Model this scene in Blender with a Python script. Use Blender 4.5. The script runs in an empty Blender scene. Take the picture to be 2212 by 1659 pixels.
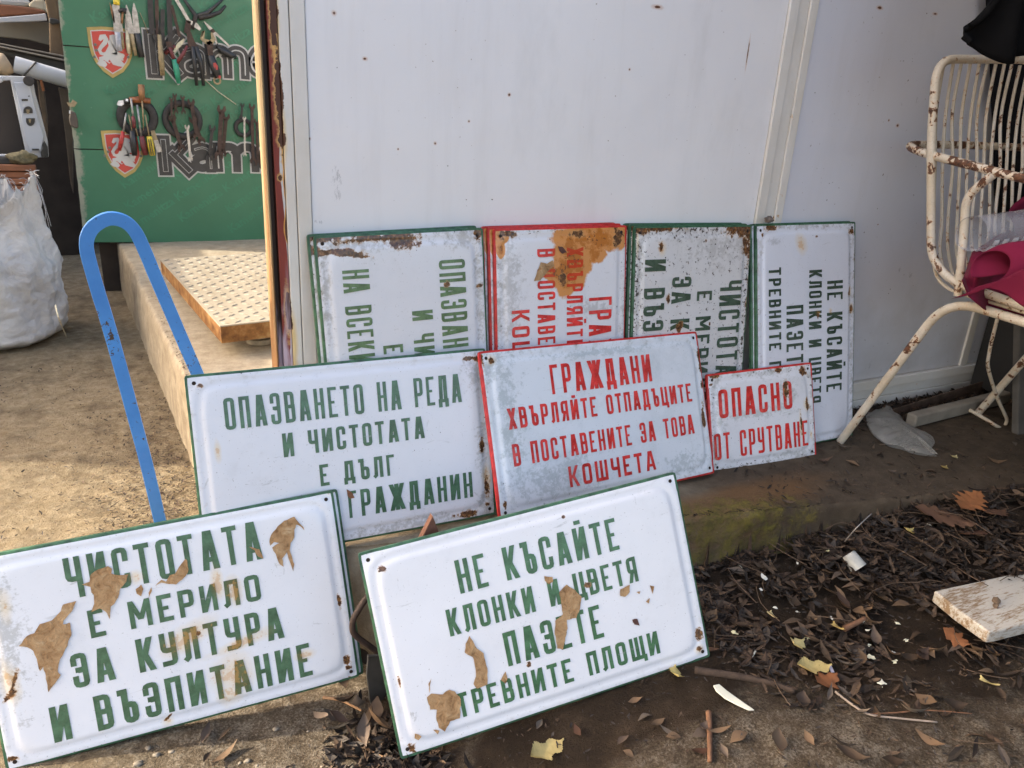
import bpy, bmesh, math, random
from mathutils import Vector, Matrix, noise as mnoise
import numpy as np
R_ = math.radians
scn = bpy.context.scene
COL = scn.collection
random.seed(7)

# ------------------------------------------------------------------ camera
CAMZ = 0.8
VS = 2212.0; FPX = 1700.0; CX, CY = 1106.0, 829.5
def _ray(u, v): return Vector((u-CX, CY-v, -FPX))
_d1 = _ray(4590, 391).normalized()
_up = -_ray(845, 5350); _up.normalize()
_d1 = (_d1 - _up*_d1.dot(_up)).normalized()
_dy = _up.cross(_d1)
RM = Matrix((_d1, _dy, _up))
cam_d = bpy.data.cameras.new('camera'); cam = bpy.data.objects.new('camera', cam_d); COL.objects.link(cam)
cam.matrix_world = Matrix.Translation((0, 0, CAMZ)) @ RM.to_4x4()
cam_d.lens = FPX/VS*36.0; cam_d.sensor_width = 36.0
cam_d.clip_start = 0.02; cam_d.clip_end = 500
cam_d.dof.use_dof = True; cam_d.dof.focus_distance = 1.35; cam_d.dof.aperture_fstop = 18.0
scn.camera = cam
# ------------------------------------------------------------------ light
SUN = Vector((-0.80, 0.36, 0.52)).normalized()
world = bpy.data.worlds.new("World"); scn.world = world; world.use_nodes = True
wn = world.node_tree; bg = wn.nodes['Background']
sky = wn.nodes.new('ShaderNodeTexSky'); sky.sky_type = 'NISHITA'; sky.sun_disc = False
sky.sun_elevation = math.asin(SUN.z); sky.sun_rotation = math.atan2(SUN.x, SUN.y)
sky.dust_density = 6.0; sky.ozone_density = 0.6; sky.air_density = 1.0
tint = wn.nodes.new('ShaderNodeMix'); tint.data_type = 'RGBA'; tint.blend_type = 'MULTIPLY'; tint.inputs[0].default_value = 1
wn.links.new(sky.outputs[0], tint.inputs[6]); tint.inputs[7].default_value = (1.0, 0.965, 0.935, 1); wn.links.new(tint.outputs[2], bg.inputs[0]); bg.inputs[1].default_value = 0.15
sd = bpy.data.lights.new('sun', 'SUN'); sd.energy = 2.2; sd.angle = R_(0.5); sd.color = (1, 0.90, 0.73)
so = bpy.data.objects.new('sun', sd); COL.objects.link(so)
so.rotation_euler = SUN.to_track_quat('Z', 'Y').to_euler(); so.location = (-6, 3, 5)
vs = scn.view_settings; vs.view_transform = 'Standard'; vs.look = 'None'; vs.gamma = 1; vs.use_curve_mapping = False
vs.exposure = 2.3

# ------------------------------------------------------------------ pixel-to-world (photo measured at 2212 px wide)
O = Vector((0, 0, CAMZ))
def W(u, v): return (RM @ _ray(u, v)).normalized()
def at_z(u, v, z): r = W(u, v); return O + r*((z-CAMZ)/r.z)
def at_y(u, v, y): r = W(u, v); return O + r*(y/r.y)
def at_x(u, v, x): r = W(u, v); return O + r*(x/r.x)
def at_pl(u, v, p, n): r = W(u, v); return O + r*((p-O).dot(n)/r.dot(n))
def crop(ox, oy, s):
    k = 3648/2212.
    return lambda x, y: ((ox+x*s)/k, (oy+y*s)/k)
c1 = crop(0, 0, 1100/2212.); c2 = crop(0, 700, 1100/2212.); c3 = crop(1000, 700, 1100/2212.); c4 = crop(2000, 700, 1100/2212.)
cR1 = crop(2748, 100, 900/1659.); cR2 = crop(2748, 800, 900/1659.); cR3 = crop(2448, 1600, 1200/1752.)
cF2 = crop(1100, 1700, 1500/2212.); cF1 = crop(0, 1650, 1300/1986.); c6 = crop(200, 0, 750/2212.)
cA = crop(0, 0, 330/1369.); cB = crop(0, 350, 330/1369.); cJ = crop(880, 0, 400/1327.)
cP = crop(3000, 1200, 648/2150.); cK = crop(1100, 1900, 400/794.); cC = crop(3300, 700, 348/1283.)

# ------------------------------------------------------------------ node helper
class NT:
    def __init__(s, name, rough=0.6, spec=0.4):
        s.m = bpy.data.materials.new(name); s.m.use_nodes = True
        s.t = s.m.node_tree; s.n = s.t.nodes; s.l = s.t.links
        s.b = s.n['Principled BSDF']; s.b.inputs['Roughness'].default_value = rough
        s.b.inputs['Specular IOR Level'].default_value = spec
        s._tc = None
    def new(s, ty, **k):
        x = s.n.new(ty)
        for a, b in k.items(): setattr(x, a, b)
        return x
    def put(s, inp, v):
        if isinstance(v, bpy.types.NodeSocket): s.l.new(v, inp)
        elif isinstance(v, (tuple, list)) and len(v) == 3 and inp.type == 'RGBA': inp.default_value = (*v, 1)
        else: inp.default_value = v
    def obj(s):
        if not s._tc: s._tc = s.new('ShaderNodeTexCoord')
        return s._tc.outputs['Object']
    def noise(s, scale, det=4, rough=0.55, co=None, dist=0, off=None, stretch=None):
        n = s.new('ShaderNodeTexNoise'); n.inputs['Scale'].default_value = scale
        n.inputs['Detail'].default_value = det; n.inputs['Roughness'].default_value = rough; n.inputs['Distortion'].default_value = dist
        co = co or s.obj()
        if off or stretch:
            mp = s.new('ShaderNodeMapping'); s.l.new(co, mp.inputs[0])
            if off: mp.inputs['Location'].default_value = off
            if stretch: mp.inputs['Scale'].default_value = stretch
            co = mp.outputs[0]
        s.l.new(co, n.inputs['Vector']); return n.outputs['Fac']
    def vor(s, scale, feature='F1', co=None, out='Distance', rand=1.0):
        n = s.new('ShaderNodeTexVoronoi', feature=feature); n.inputs['Scale'].default_value = scale
        n.inputs['Randomness'].default_value = rand
        s.l.new(co or s.obj(), n.inputs['Vector']); return n.outputs[out]
    def mth(s, op, a, b=None, c=None, clamp=False):
        n = s.new('ShaderNodeMath', operation=op, use_clamp=clamp); s.put(n.inputs[0], a)
        if b is not None: s.put(n.inputs[1], b)
        if c is not None: s.put(n.inputs[2], c)
        return n.outputs[0]
    def rng(s, v, a, b, lo=0.0, hi=1.0):
        n = s.new('ShaderNodeMapRange', clamp=True); s.put(n.inputs[0], v)
        n.inputs[1].default_value = a; n.inputs[2].default_value = b; n.inputs[3].default_value = lo; n.inputs[4].default_value = hi
        return n.outputs[0]
    def mix(s, f, a, b, mode='MIX'):
        n = s.new('ShaderNodeMix', data_type='RGBA', blend_type=mode); s.put(n.inputs[0], f)
        s.put(n.inputs[6], a); s.put(n.inputs[7], b); return n.outputs[2]
    def ramp(s, v, stops):
        n = s.new('ShaderNodeValToRGB'); s.put(n.inputs[0], v); e = n.color_ramp.elements
        while len(e) < len(stops): e.new(0.5)
        for q, (p, c) in zip(e, stops): q.position = p; q.color = (*c, 1) if len(c) == 3 else c
        return n.outputs[0]
    def bump(s, h, strength=0.3, dist=0.002):
        n = s.new('ShaderNodeBump'); n.inputs['Strength'].default_value = strength; n.inputs['Distance'].default_value = dist
        s.l.new(h, n.inputs['Height'])
        pr = s.b.inputs['Normal']
        if pr.is_linked: s.l.new(pr.links[0].from_socket, n.inputs['Normal'])
        s.l.new(n.outputs[0], pr)
    def col(s, v): s.put(s.b.inputs['Base Color'], v); return s
    def rough(s, v): s.put(s.b.inputs['Roughness'], v); return s
    def blob(s, blobs, distort, co=None):
        """union of noisy ellipses: (cx,cy,cz,rx,ry,rz[,rotz])"""
        out = None; co = co or s.obj()
        for bl in blobs:
            sub = s.new('ShaderNodeVectorMath', operation='SUBTRACT'); s.l.new(co, sub.inputs[0]); sub.inputs[1].default_value = bl[:3]
            v = sub.outputs[0]
            if len(bl) > 6 and bl[6]:
                rt = s.new('ShaderNodeVectorRotate', rotation_type='Z_AXIS'); s.l.new(v, rt.inputs['Vector']); rt.inputs['Angle'].default_value = -bl[6]; v = rt.outputs[0]
            dv = s.new('ShaderNodeVectorMath', operation='DIVIDE'); s.l.new(v, dv.inputs[0]); dv.inputs[1].default_value = bl[3:6]
            ln = s.new('ShaderNodeVectorMath', operation='LENGTH'); s.l.new(dv.outputs[0], ln.inputs[0])
            m = s.mth('SUBTRACT', 1.0, ln.outputs['Value'])
            out = m if out is None else s.mth('MAXIMUM', out, m)
        return s.mth('ADD', out, distort)

def sepxyz(t, co=None):
    n = t.new('ShaderNodeSeparateXYZ'); t.l.new(co or t.obj(), n.inputs[0]); return n.outputs

def simple(name, c, rough=0.6, var=0.25, scale=30, bump=0.2, spec=0.4, metal=0.0, det=5):
    t = NT(name, rough, spec); n = t.noise(scale, det)
    c2_ = tuple(x*(1-var) for x in c); c3_ = tuple(min(1, x*(1+var)) for x in c)
    t.col(t.ramp(n, [(0.3, c2_), (0.7, c3_)])); t.b.inputs['Metallic'].default_value = metal
    if bump: t.bump(n, bump, 0.002)
    return t.m

# ------------------------------------------------------------------ object helpers
def link(o, parent=None):
    COL.objects.link(o)
    if parent is not None: o.parent = parent
    return o
def meshobj(name, verts, faces, mat=None, parent=None, smooth=False, mats=None, midx=None):
    me = bpy.data.meshes.new(name); me.from_pydata([tuple(v) for v in verts], [], [tuple(f) for f in faces])
    if mats:
        for m in mats: me.materials.append(m)
    elif mat: me.materials.append(mat)
    if midx is not None: me.polygons.foreach_set('material_index', midx)
    if smooth: me.polygons.foreach_set('use_smooth', [True]*len(me.polygons))
    me.update()
    return link(bpy.data.objects.new(name, me), parent)
def tag(o, label, cat, group=None, kind=None):
    if label: o['label'] = label
    if cat: o['category'] = cat
    if group: o['group'] = group
    if kind: o['kind'] = kind
    return o
def empty(name, loc, label, cat, group=None, mw=None):
    o = bpy.data.objects.new(name, None); link(o); o.empty_display_size = 0.05
    if mw is not None: o.matrix_world = mw
    else: o.location = loc
    return tag(o, label, cat, group)
def struct(o): o['kind'] = 'structure'; return o

class MB:
    def __init__(s): s.v = []; s.f = []; s.m = []; s.w = None
    def add(s, vs, fs, mi=0):
        b = len(s.v); s.v += [Vector(v) for v in vs]; s.f += [tuple(i+b for i in f) for f in fs]; s.m += [mi]*len(fs)
    def box(s, a, b, mi=0):
        x0, y0, z0 = a; x1, y1, z1 = b
        s.add([(x0,y0,z0),(x1,y0,z0),(x1,y1,z0),(x0,y1,z0),(x0,y0,z1),(x1,y0,z1),(x1,y1,z1),(x0,y1,z1)],
              [(0,3,2,1),(4,5,6,7),(0,1,5,4),(1,2,6,5),(2,3,7,6),(3,0,4,7)], mi)
    def hexa(s, p, mi=0):  # 8 points: bottom ring 4, top ring 4
        s.add(p, [(0,3,2,1),(4,5,6,7),(0,1,5,4),(1,2,6,5),(2,3,7,6),(3,0,4,7)], mi)
    def prism(s, pts, d, mi=0, cap=True):   # polygon (3D pts), extruded by vector d
        n = len(pts); d = Vector(d); P = [Vector(p) for p in pts]
        fs = [(i, (i+1) % n, n+(i+1) % n, n+i) for i in range(n)]
        if cap: fs += [tuple(range(n))[::-1], tuple(range(n, 2*n))]
        s.add(P+[p+d for p in P], fs, mi)
    def tube(s, path, r, seg=10, mi=0, cap=True, closed=False, flat=1.0):
        P = [Vector(p) for p in path]; n = len(P)
        rr = r if isinstance(r, (list, tuple)) else [r]*n
        vs = []; prev = None
        for i in range(n):
            if closed: t = (P[(i+1) % n]-P[i-1]).normalized()
            else: t = (P[min(i+1, n-1)]-P[max(i-1, 0)]).normalized()
            if prev is None:
                a = Vector((0, 0, 1)) if abs(t.z) < .9 else Vector((1, 0, 0)); prev = (a-t*a.dot(t)).normalized()
            else:
                prev = (prev-t*prev.dot(t)).normalized()
            b = t.cross(prev)
            for k in range(seg):
                an = 2*math.pi*k/seg; vs.append(P[i]+(prev*math.cos(an)+b*math.sin(an)*flat)*rr[i])
        fs = []
        for i in range(n if closed else n-1):
            j = (i+1) % n
            for k in range(seg):
                fs.append((i*seg+k, i*seg+(k+1) % seg, j*seg+(k+1) % seg, j*seg+k))
        if cap and not closed: fs += [tuple(range(seg))[::-1], tuple(range((n-1)*seg, n*seg))]
        s.add(vs, fs, mi)
    def build(s, name, mat, parent=None, smooth=False):
        mats = mat if isinstance(mat, (list, tuple)) else [mat]
        o = meshobj(name, s.v, s.f, parent=parent, smooth=smooth, mats=mats, midx=s.m)
        return o
def auto_smooth(o, ang=40):
    me = o.data; bm = bmesh.new(); bm.from_mesh(me)
    for f in bm.faces: f.smooth = True
    for e in bm.edges:
        if len(e.link_faces) == 2 and e.calc_face_angle(0) > R_(ang): e.smooth = False
    bm.to_mesh(me); bm.free(); return o
def bevel(o, w=0.003, seg=2):
    m = o.modifiers.new('bevel', 'BEVEL'); m.width = w; m.segments = seg; m.limit_method = 'ANGLE'; m.angle_limit = R_(35); return o
def catmull(P, n=8):
    P = [Vector(p) for p in P]; out = []
    for i in range(len(P)-1):
        a = P[max(i-1, 0)]; b = P[i]; c = P[i+1]; d = P[min(i+2, len(P)-1)]
        for k in range(n):
            t = k/n
            out.append(0.5*((2*b)+(c-a)*t+(2*a-5*b+4*c-d)*t*t+(3*b-a-3*c+d)*t**3))
    out.append(P[-1]); return out
def nz(x, y, z=0, s=1.0): return mnoise.noise(Vector((x*s, y*s, z*s)))
def fbm(x, y, z=0, s=1.0, o=4):
    v = 0; a = 1; t = 0
    for i in range(o): v += a*mnoise.noise(Vector((x*s, y*s, z*s+i*7.3))); t += a; a *= .5; s *= 2.07
    return v/t

# ================================================================== MATERIALS (setting)
def mat_ground():
    t = NT('ground_earth', 0.92, 0.2); xyz = sepxyz(t); x, y = xyz[0], xyz[1]
    n1 = t.noise(3.0, 6, .6); n2 = t.noise(28, 6, .7); n3 = t.noise(240, 3, .7); n4 = t.noise(9, 5, .65, off=(3, 1, 0))
    sand = t.ramp(n2, [(0.3, (0.155, 0.112, 0.062)), (0.5, (0.23, 0.180, 0.112)), (0.72, (0.31, 0.257, 0.172))])
    soil = t.ramp(n4, [(0.3, (0.0186, 0.0118, 0.0068)), (0.55, (0.0372, 0.0248, 0.0149)), (0.75, (0.0744, 0.0508, 0.0322))])
    conc = t.ramp(t.mth('ADD', t.mth('MULTIPLY', n2, .5), t.mth('MULTIPLY', n3, .5)), [(0.36, (0.0480, 0.0336, 0.0208)), (0.49, (0.1200, 0.0920, 0.0624)), (0.61, (0.2720, 0.2320, 0.1800))])
    # soil / litter zone to the right near the ledge, damp patch ; rough old concrete in front
    zone = t.blob([(1.35, 0.86, 0, 0.62, 0.27, 9, -0.18), (1.9, .75, 0, .6, .35, 9), (0.72, .86, 0, .3, .13, 9), (0.35, 0.98, 0, .1, .12, 9)], t.rng(n1, 0.3, 0.7, -0.35, 0.35))
    zs = t.rng(zone, -0.05, 0.3)
    c = t.mix(t.rng(x, -0.35, 0.05), sand, conc)
    far = t.rng(y, 1.35, 1.7)
    c = t.mix(far, c, sand)
    c = t.mix(t.rng(n4, 0.47, 0.66), c, t.mix(0.5, c, soil))
    c = t.mix(zs, c, soil)
    # dark crumbs in the sand
    cr = t.rng(t.vor(55), 0.12, 0.05); dens = t.rng(t.noise(2.2, 3, off=(5, 2, 0)), 0.45, 0.62)
    c = t.mix(t.mth('MULTIPLY', cr, dens), c, (0.06, 0.04, 0.025))
    wh = t.rng(n3, 0.70, 0.76); c = t.mix(t.mth('MULTIPLY', wh, 0.6), c, (0.55, 0.52, 0.47))
    bk = t.rng(n3, 0.36, 0.30); c = t.mix(t.mth('MULTIPLY', bk, 0.75), c, (0.05, 0.035, 0.025))
    t.col(c)
    h = t.mth('ADD', t.mth('MULTIPLY', n2, 1.0), t.mth('MULTIPLY', n3, 0.45)); h = t.mth('ADD', h, t.mth('MULTIPLY', t.noise(85, 7, .8), .8))
    t.bump(h, 1.0, 0.013)
    return t.m
def mat_slab():
    t = NT('old_concrete', 0.9, 0.25); xyz = sepxyz(t); x, y, z = xyz
    n1 = t.noise(2.6, 6, .6); n2 = t.noise(20, 7, .7); n3 = t.noise(200, 3, .7)
    base = t.ramp(n2, [(0.25, (0.17, 0.135, 0.09)), (0.5, (0.26, 0.215, 0.15)), (0.75, (0.36, 0.31, 0.23))])
    dirt = t.ramp(n2, [(0.3, (0.0358, 0.0234, 0.0143)), (0.7, (0.0748, 0.0507, 0.0312))])
    zone = t.mth('ADD', t.rng(x, 0.85, 1.25), t.rng(n1, 0.3, 0.7, -0.3, 0.3))
    zone = t.mth('MULTIPLY', t.rng(zone, 0.1, 0.8), t.rng(y, 2.2, 1.6))
    c = t.mix(t.mth('MULTIPLY', zone, .88), base, dirt)
    # rust coloured soil wash and moss on the nosing
    rw = t.rng(t.blob([(1.12, 1.10, 0, .35, .07, .3)], t.rng(n1, .3, .7, -.4, .4)), 0.0, 0.5)
    c = t.mix(t.mth('MULTIPLY', rw, .7), c, (0.19, 0.10, 0.04))
    ms = t.mth('MULTIPLY', t.rng(t.noise(45, 5, .7), .30, .56), t.rng(t.blob([(1.06, 1.075, -0.02, .26, .06, .07, -.2), (1.12, 1.05, -0.09, .24, .06, .06, -.2)], t.rng(n2, .3, .7, -.5, .5)), 0.0, 0.45))
    c = t.mix(t.mth('MULTIPLY', ms, 0.8), c, t.ramp(n2, [(0.35, (0.05, 0.052, 0.014)), (0.65, (0.21, 0.165, 0.028))]))
    t.bump(ms, .6, .004)
    c = t.mix(t.mth('MULTIPLY', t.rng(t.noise(14, 5, off=(2, 0, 0), stretch=(1, 1, .25)), .52, .7), t.rng(z, -.02, -.06)), c, t.mix(.55, c, (0.09, 0.07, 0.05)))
    bk = t.rng(n3, 0.36, 0.30); c = t.mix(t.mth('MULTIPLY', bk, 0.5), c, (0.07, 0.05, 0.035))
    wh = t.rng(n3, 0.69, 0.75); c = t.mix(t.mth('MULTIPLY', wh, 0.4), c, (0.55, 0.5, 0.43))
    t.col(c); h = t.mth('ADD', n2, t.mth('MULTIPLY', n3, 0.35)); t.bump(h, 0.8, 0.005)
    return t.m
M_GROUND = mat_ground(); M_SLAB = mat_slab()

# ================================================================== GROUND + SLAB
def sst(x, a, b):
    t = min(1, max(0, (x-a)/(b-a))); return t*t*(3-2*t)
def ledge_y(x): return 1.25-(x-0.2)*0.211
def ledge_x(y): return 0.2-(y-1.25)*0.053
def gh(x, y):
    h = -0.25 + 0.098*sst(x, 0.28, 0.95)
    if x > .2:
        d = ledge_y(x)-y
        h += 0.035*sst(x, .75, 1.1)*(1-sst(d, 0.0, .35))
        h += 0.085*sst(x, 1.05, 1.8)*(1-sst(d, 0.05, .45))
    return h
def ghn(x, y):
    return gh(x, y)+0.010*fbm(x, y, 0, 2.2, 3)+0.006*fbm(x, y, 3, 14, 4)+0.0022*nz(x, y, 7, 60)
def build_ground():
    def axis(lo, hi, a, b, fine, coarse):
        out = [lo]; x = lo
        while x < hi:
            st = fine if a <= x <= b else max(fine, min(coarse, fine+0.12*min(abs(x-a), abs(x-b))))
            x += st; out.append(x)
        return out
    xs = axis(-60, 60, -0.9, 2.4, 0.011, 8); ys = axis(-60, 60, 0.4, 2.8, 0.011, 8)
    vs_ = []; fs = []
    for y in ys:
        for x in xs: vs_.append((x, y, ghn(x, y)))
    nx = len(xs)
    for j in range(len(ys)-1):
        for i in range(nx-1): a = j*nx+i; fs.append((a, a+1, a+nx+1, a+nx))
    return struct(meshobj('ground', vs_, fs, M_GROUND, smooth=True))
build_ground()
def build_slab():
    # grid mapped between left edge line and front edge line, rolled over the nosing
    X1 = 3.6; Y1 = 4.6; nx, ny = 230, 240
    us = [(i/nx)**1.25 for i in range(nx+1)]; vs0 = [(j/ny)**1.7 for j in range(ny+1)]
    rows_down = [(-0.0005, 0.0, ), ]
    V = []; idx = {}
    def P(u, v, du=0, dv=0, dz=0):
        # solve y then x
        x = 0.2+(X1-0.2)*u; y = ledge_y(x)*(1-v)+Y1*v
        xl = ledge_x(y); x = xl+(X1-xl)*u
        y = ledge_y(x)*(1-v)+Y1*v
        return x-du, y-dv, dz
    prof = [(0.0, 0.0), (0.005, -0.004), (0.008, -0.012), (0.010, -0.03), (0.011, -0.06), (0.012, -0.10), (0.013, -.14), (0.013, -0.19), (0.014, -0.25), (0.014, -0.40)]
    np_ = len(prof)
    rows = []
    for j in range(-(np_-1), ny+1):
        row = []
        for i in range(-(np_-1), nx+1):
            ku = prof[-i] if i < 0 else (0, 0); kv = prof[-j] if j < 0 else (0, 0)
            x, y, z = P(us[max(i, 0)], vs0[max(j, 0)], ku[0], kv[0], min(ku[1], kv[1]))
            n = fbm(x, y, z, 7, 4); e = nz(x*22, y*22, z*22)
            if i <= 0: x += 0.009*n+.003*e
            if j <= 0: y += 0.007*n+.003*e
            if i > 0 and j > 0: z += 0.003*n
            if (i <= 1 or j <= 1): z += -0.004*max(0, nz(x*30, y*30, 1)) if z > -.2 else 0
            if i <= 1 and j > 0 and z > -.02: z -= 0.008*max(0, fbm(x, y, 5, 9, 2))
            row.append(len(V)); V.append((x, y, z))
        rows.append(row)
    F = []
    for j in range(len(rows)-1):
        for i in range(len(rows[0])-1):
            F.append((rows[j][i], rows[j][i+1], rows[j+1][i+1], rows[j+1][i]))
    return struct(meshobj('concrete_platform', V, F, M_SLAB, smooth=True))
build_slab()

# ================================================================== WALL
WY = 1.40
def wpt(f, x, y): u, v = f(x, y); p = at_y(u, v, WY); return p
def mat_wall(name, base, speck, spots, scuffs, sc=1.0):
    t = NT(name, 0.38, 0.5); n1 = t.noise(1.6, 5); n2 = t.noise(60, 5, .6); n3 = t.noise(9, 5, .6, off=(3, 3, 3)); xyz = sepxyz(t)
    c = t.mix(t.rng(n1, .35, .7), base, tuple(b*k for b, k in zip(base, (.93, .93, .95))))
    # pale dirt near the foot of the wall
    foot = t.mth('MULTIPLY', t.rng(t.mth('ADD', xyz[2], t.rng(n3, .3, .7, -.08, .08)), .30, .0), .55)
    c = t.mix(foot, c, (0.36, 0.33, 0.27))
    smear = t.mth('MULTIPLY', t.rng(t.noise(5, 6, .7, off=(1, 2, 3), stretch=(1, 1, .35)), .56, .78), .22)
    c = t.mix(smear, c, (0.42, 0.41, 0.38))
    sp = t.rng(t.noise(95, 2, .5), speck, speck+.03); gate = t.rng(n3, .45, .6)
    c = t.mix(t.mth('MULTIPLY', sp, gate), c, (0.13, 0.10, 0.085))
    if scuffs:
        s_ = t.blob(scuffs, t.rng(t.noise(110, 5, .8, stretch=(1.6, 1, .6)), .35, .65, -.9, .9))
        c = t.mix(t.mth('MULTIPLY', t.rng(s_, .45, .9), .40), c, (0.20, 0.20, 0.21))
    if spots:
        d = t.rng(n2, .3, .7, -.35, .35)
        s_ = t.blob(spots, d)
        c = t.mix(t.mth('MULTIPLY', t.rng(s_, -.7, .3), .5), c, (0.55, 0.27, 0.10))
        c = t.mix(t.rng(s_, .25, .4), c, (0.12, 0.045, 0.018))
    st_ = t.mth('MULTIPLY', t.rng(t.noise(16, 6, .7, off=(5, 0, 2), stretch=(1, 1, .09)), .54, .74), .12); c = t.mix(st_, c, (.50, .46, .40))
    fs = t.rng(t.noise(150, 2, .5, off=(2, 7, 1)), .725, .75); c = t.mix(t.mth('MULTIPLY', fs, .7), c, (.30, .22, .16))
    t.col(c); t.rough(t.rng(n2, .3, .7, .32, .5)); t.bump(t.noise(2.2, 3), 0.5, 0.022); t.bump(t.noise(7, 2, off=(4, 4, 4)), .2, .006); t.bump(n2, .05, .001)
    return t.m
def wb(f, x, y, r=.004, rz=None): p = wpt(f, x, y); return (p.x, WY, p.z, r*.85, .2, (rz or r)*.85)
full = lambda x, y: (x, y)
spotsL = [wb(full, 722, 28, .004), wb(full, 788, 127, .004, .003), wb(full, 1100, 205, .003), wb(full, 1615, 118, .002, .03), wb(full, 1420, 15, .012, .004),
          wb(full, 940, 310, .003), wb(full, 1013, 262, .0025), wb(full, 860, 322, .002), wb(full, 1360, 150, .0025), wb(full, 668, 300, .003)]
scuffsL = [wb(full, 655, 395, .006, .035), wb(full, 728, 385, .012, .03), wb(full, 730, 420, .01, .018), wb(full, 690, 480, .012, .006)]
spotsR = [wb(cR1, 828, 640, .006, .004), wb(cR1, 700, 1290, .003, .002), wb(full, 1900, 17, .01, .004), wb(full, 2020, 30, .008, .003), wb(full, 1920, 260, .003)]
scuffsR = [wb(cR1, 760, 980, .005, .012), wb(cR1, 957, 480, .008, .016), wb(cR1, 840, 1590, .006, .012), wb(cR1, 915, 1620, .014, .014),
           wb(cR1, 858, 505, .004, .012), wb(cP, 330, 330, .008, .02), wb(cP, 460, 400, .004, .012), wb(cP, 740, 300, .02, .01), wb(cR1, 1210, 420, .02, .006)]
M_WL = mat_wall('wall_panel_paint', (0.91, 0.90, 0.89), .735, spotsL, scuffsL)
M_WR = mat_wall('wall_panel_paint_shade_tinted', (0.74, 0.75, 0.80), .70, spotsR, scuffsR)  # right panel copy, darker and bluer: shade put into its colour
def jb(f, x, y, rx, rz): p = at_y(*f(x, y), WY); return (p.x, WY, p.z, rx, .2, rz)
RUSTB = [jb(cJ, 310, 110, .007, .065), jb(cJ, 300, 330, .004, .03), jb(cJ, 365, 960, .006, .05), jb(cJ, 375, 1120, .007, .05), jb(cJ, 395, 1380, .004, .06), jb(cJ, 410, 1640, .007, .012), jb(c2, 2065, 830, .006, .04), jb(c2, 2075, 900, .005, .02), jb(c1, 2005, 1270, .004, .006)]
YELB = [jb(cJ, 325, 480, .005, .06), jb(cJ, 330, 250, .006, .05), jb(cJ, 395, 1600, .008, .05), jb(c2, 2090, 1080, .008, .07), jb(c1, 2010, 1150, .006, .08), jb(c1, 1990, 850, .008, .05)]
def mat_frame():
    t = NT('frame_paint', 0.42, 0.5); n1 = t.noise(5, 5, .6); n2 = t.noise(70, 4, .6); n3 = t.noise(18, 5, .65, off=(1, 4, 2))
    c = t.mix(t.rng(n1, .35, .65), (0.80, 0.78, 0.74), (0.70, 0.66, 0.58))
    r = t.mth('ADD', n3, t.mth('MULTIPLY', n2, .25))
    yb = t.blob(YELB, t.rng(n1, .3, .7, -.4, .4)); c = t.mix(t.mth('MULTIPLY', t.rng(yb, -.3, .5), .75), c, (.72, .50, .16)); rb = t.blob(RUSTB, t.rng(n2, .3, .7, -.3, .3)); c = t.mix(t.rng(rb, .05, .15), c, (.10, .04, .02)); c = t.mix(t.rng(r, .80, .86), c, (0.60, 0.38, 0.16)); c = t.mix(t.rng(r, .86, .885), c, (0.13, 0.05, 0.02))
    t.col(c); t.bump(n2, .1, .001); return t.m
M_FRAME = mat_frame()
wall = empty('kiosk_wall', (1.4, WY, 0), 'long white painted sheet metal kiosk wall with vertical seam, scuffs and rust spots', 'wall')
def part_w(mb, name, mat, bev=0.0015, label=None):
    o = mb.build(name, mat); o.parent = wall; o.matrix_parent_inverse = Matrix.Translation(-Vector(wall.location))
    if bev: bevel(o, bev, 2)
    if label: o['label'] = label
    return o
ZT = 2.25
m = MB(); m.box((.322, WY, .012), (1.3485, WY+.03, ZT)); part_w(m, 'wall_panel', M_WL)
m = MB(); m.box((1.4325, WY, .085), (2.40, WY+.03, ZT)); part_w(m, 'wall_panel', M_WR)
# frame post left: two strips with a dark groove
m = MB(); m.box((.2775, WY-.004, 0), (.2945, WY+.03, ZT)); part_w(m, 'frame_strip', M_FRAME)
m = MB(); m.box((.296, WY-.0045, 0), (.3205, WY+.03, ZT)); part_w(m, 'frame_strip', M_FRAME)
# mullion between the panels : three strips
for a, b, dy in ((1.350, 1.376, -.006), (1.3775, 1.4065, -.002), (1.408, 1.431, -.006)):
    m = MB(); m.box((a, WY+dy, 0), (b, WY+.03, ZT)); part_w(m, 'mullion_strip', M_FRAME)
# base rails on the right
for a, b, dy in ((.056, .083, -.012), (.028, .0545, -.005), (.001, .0265, -.008)):
    m = MB(); m.box((1.4325, WY+dy, a), (2.46, WY+.03, b)); part_w(m, 'base_rail', M_FRAME)
m = MB(); m.box((2.265, WY-.008, .0845), (2.295, WY-.0005, .33)); part_w(m, 'corner_strip', M_FRAME)
# knob of mud on the mullion above the signs
def lump(name, loc, r, mat, seed=0, sc=(1, 1, 1), parent=None, k=.35, sub=3):
    bm = bmesh.new(); bmesh.ops.create_icosphere(bm, subdivisions=sub, radius=1)
    for v in bm.verts:
        n = fbm(v.co.x, v.co.y, v.co.z+seed*3.7, 1.6, 3)
        v.co = v.co*(1+k*n*2); v.co = Vector((v.co.x*r*sc[0], v.co.y*r*sc[1], v.co.z*r*sc[2]))
    me = bpy.data.meshes.new(name); bm.to_mesh(me); bm.free(); me.materials.append(mat)
    me.polygons.foreach_set('use_smooth', [True]*len(me.polygons))
    o = link(bpy.data.objects.new(name, me), parent); o.location = loc; return o
M_MUD = simple('dried_mud', (0.16, 0.13, 0.11), .9, .6, 90, .6)
p = at_y(1661, 474, 1.37)
tag(lump('wasp_nest', (p.x, p.y, p.z), .010, M_MUD, 2, (1.1, .8, .8)), 'small grey mud lump on top of the signs at the wall seam', 'wasp nest')

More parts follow.
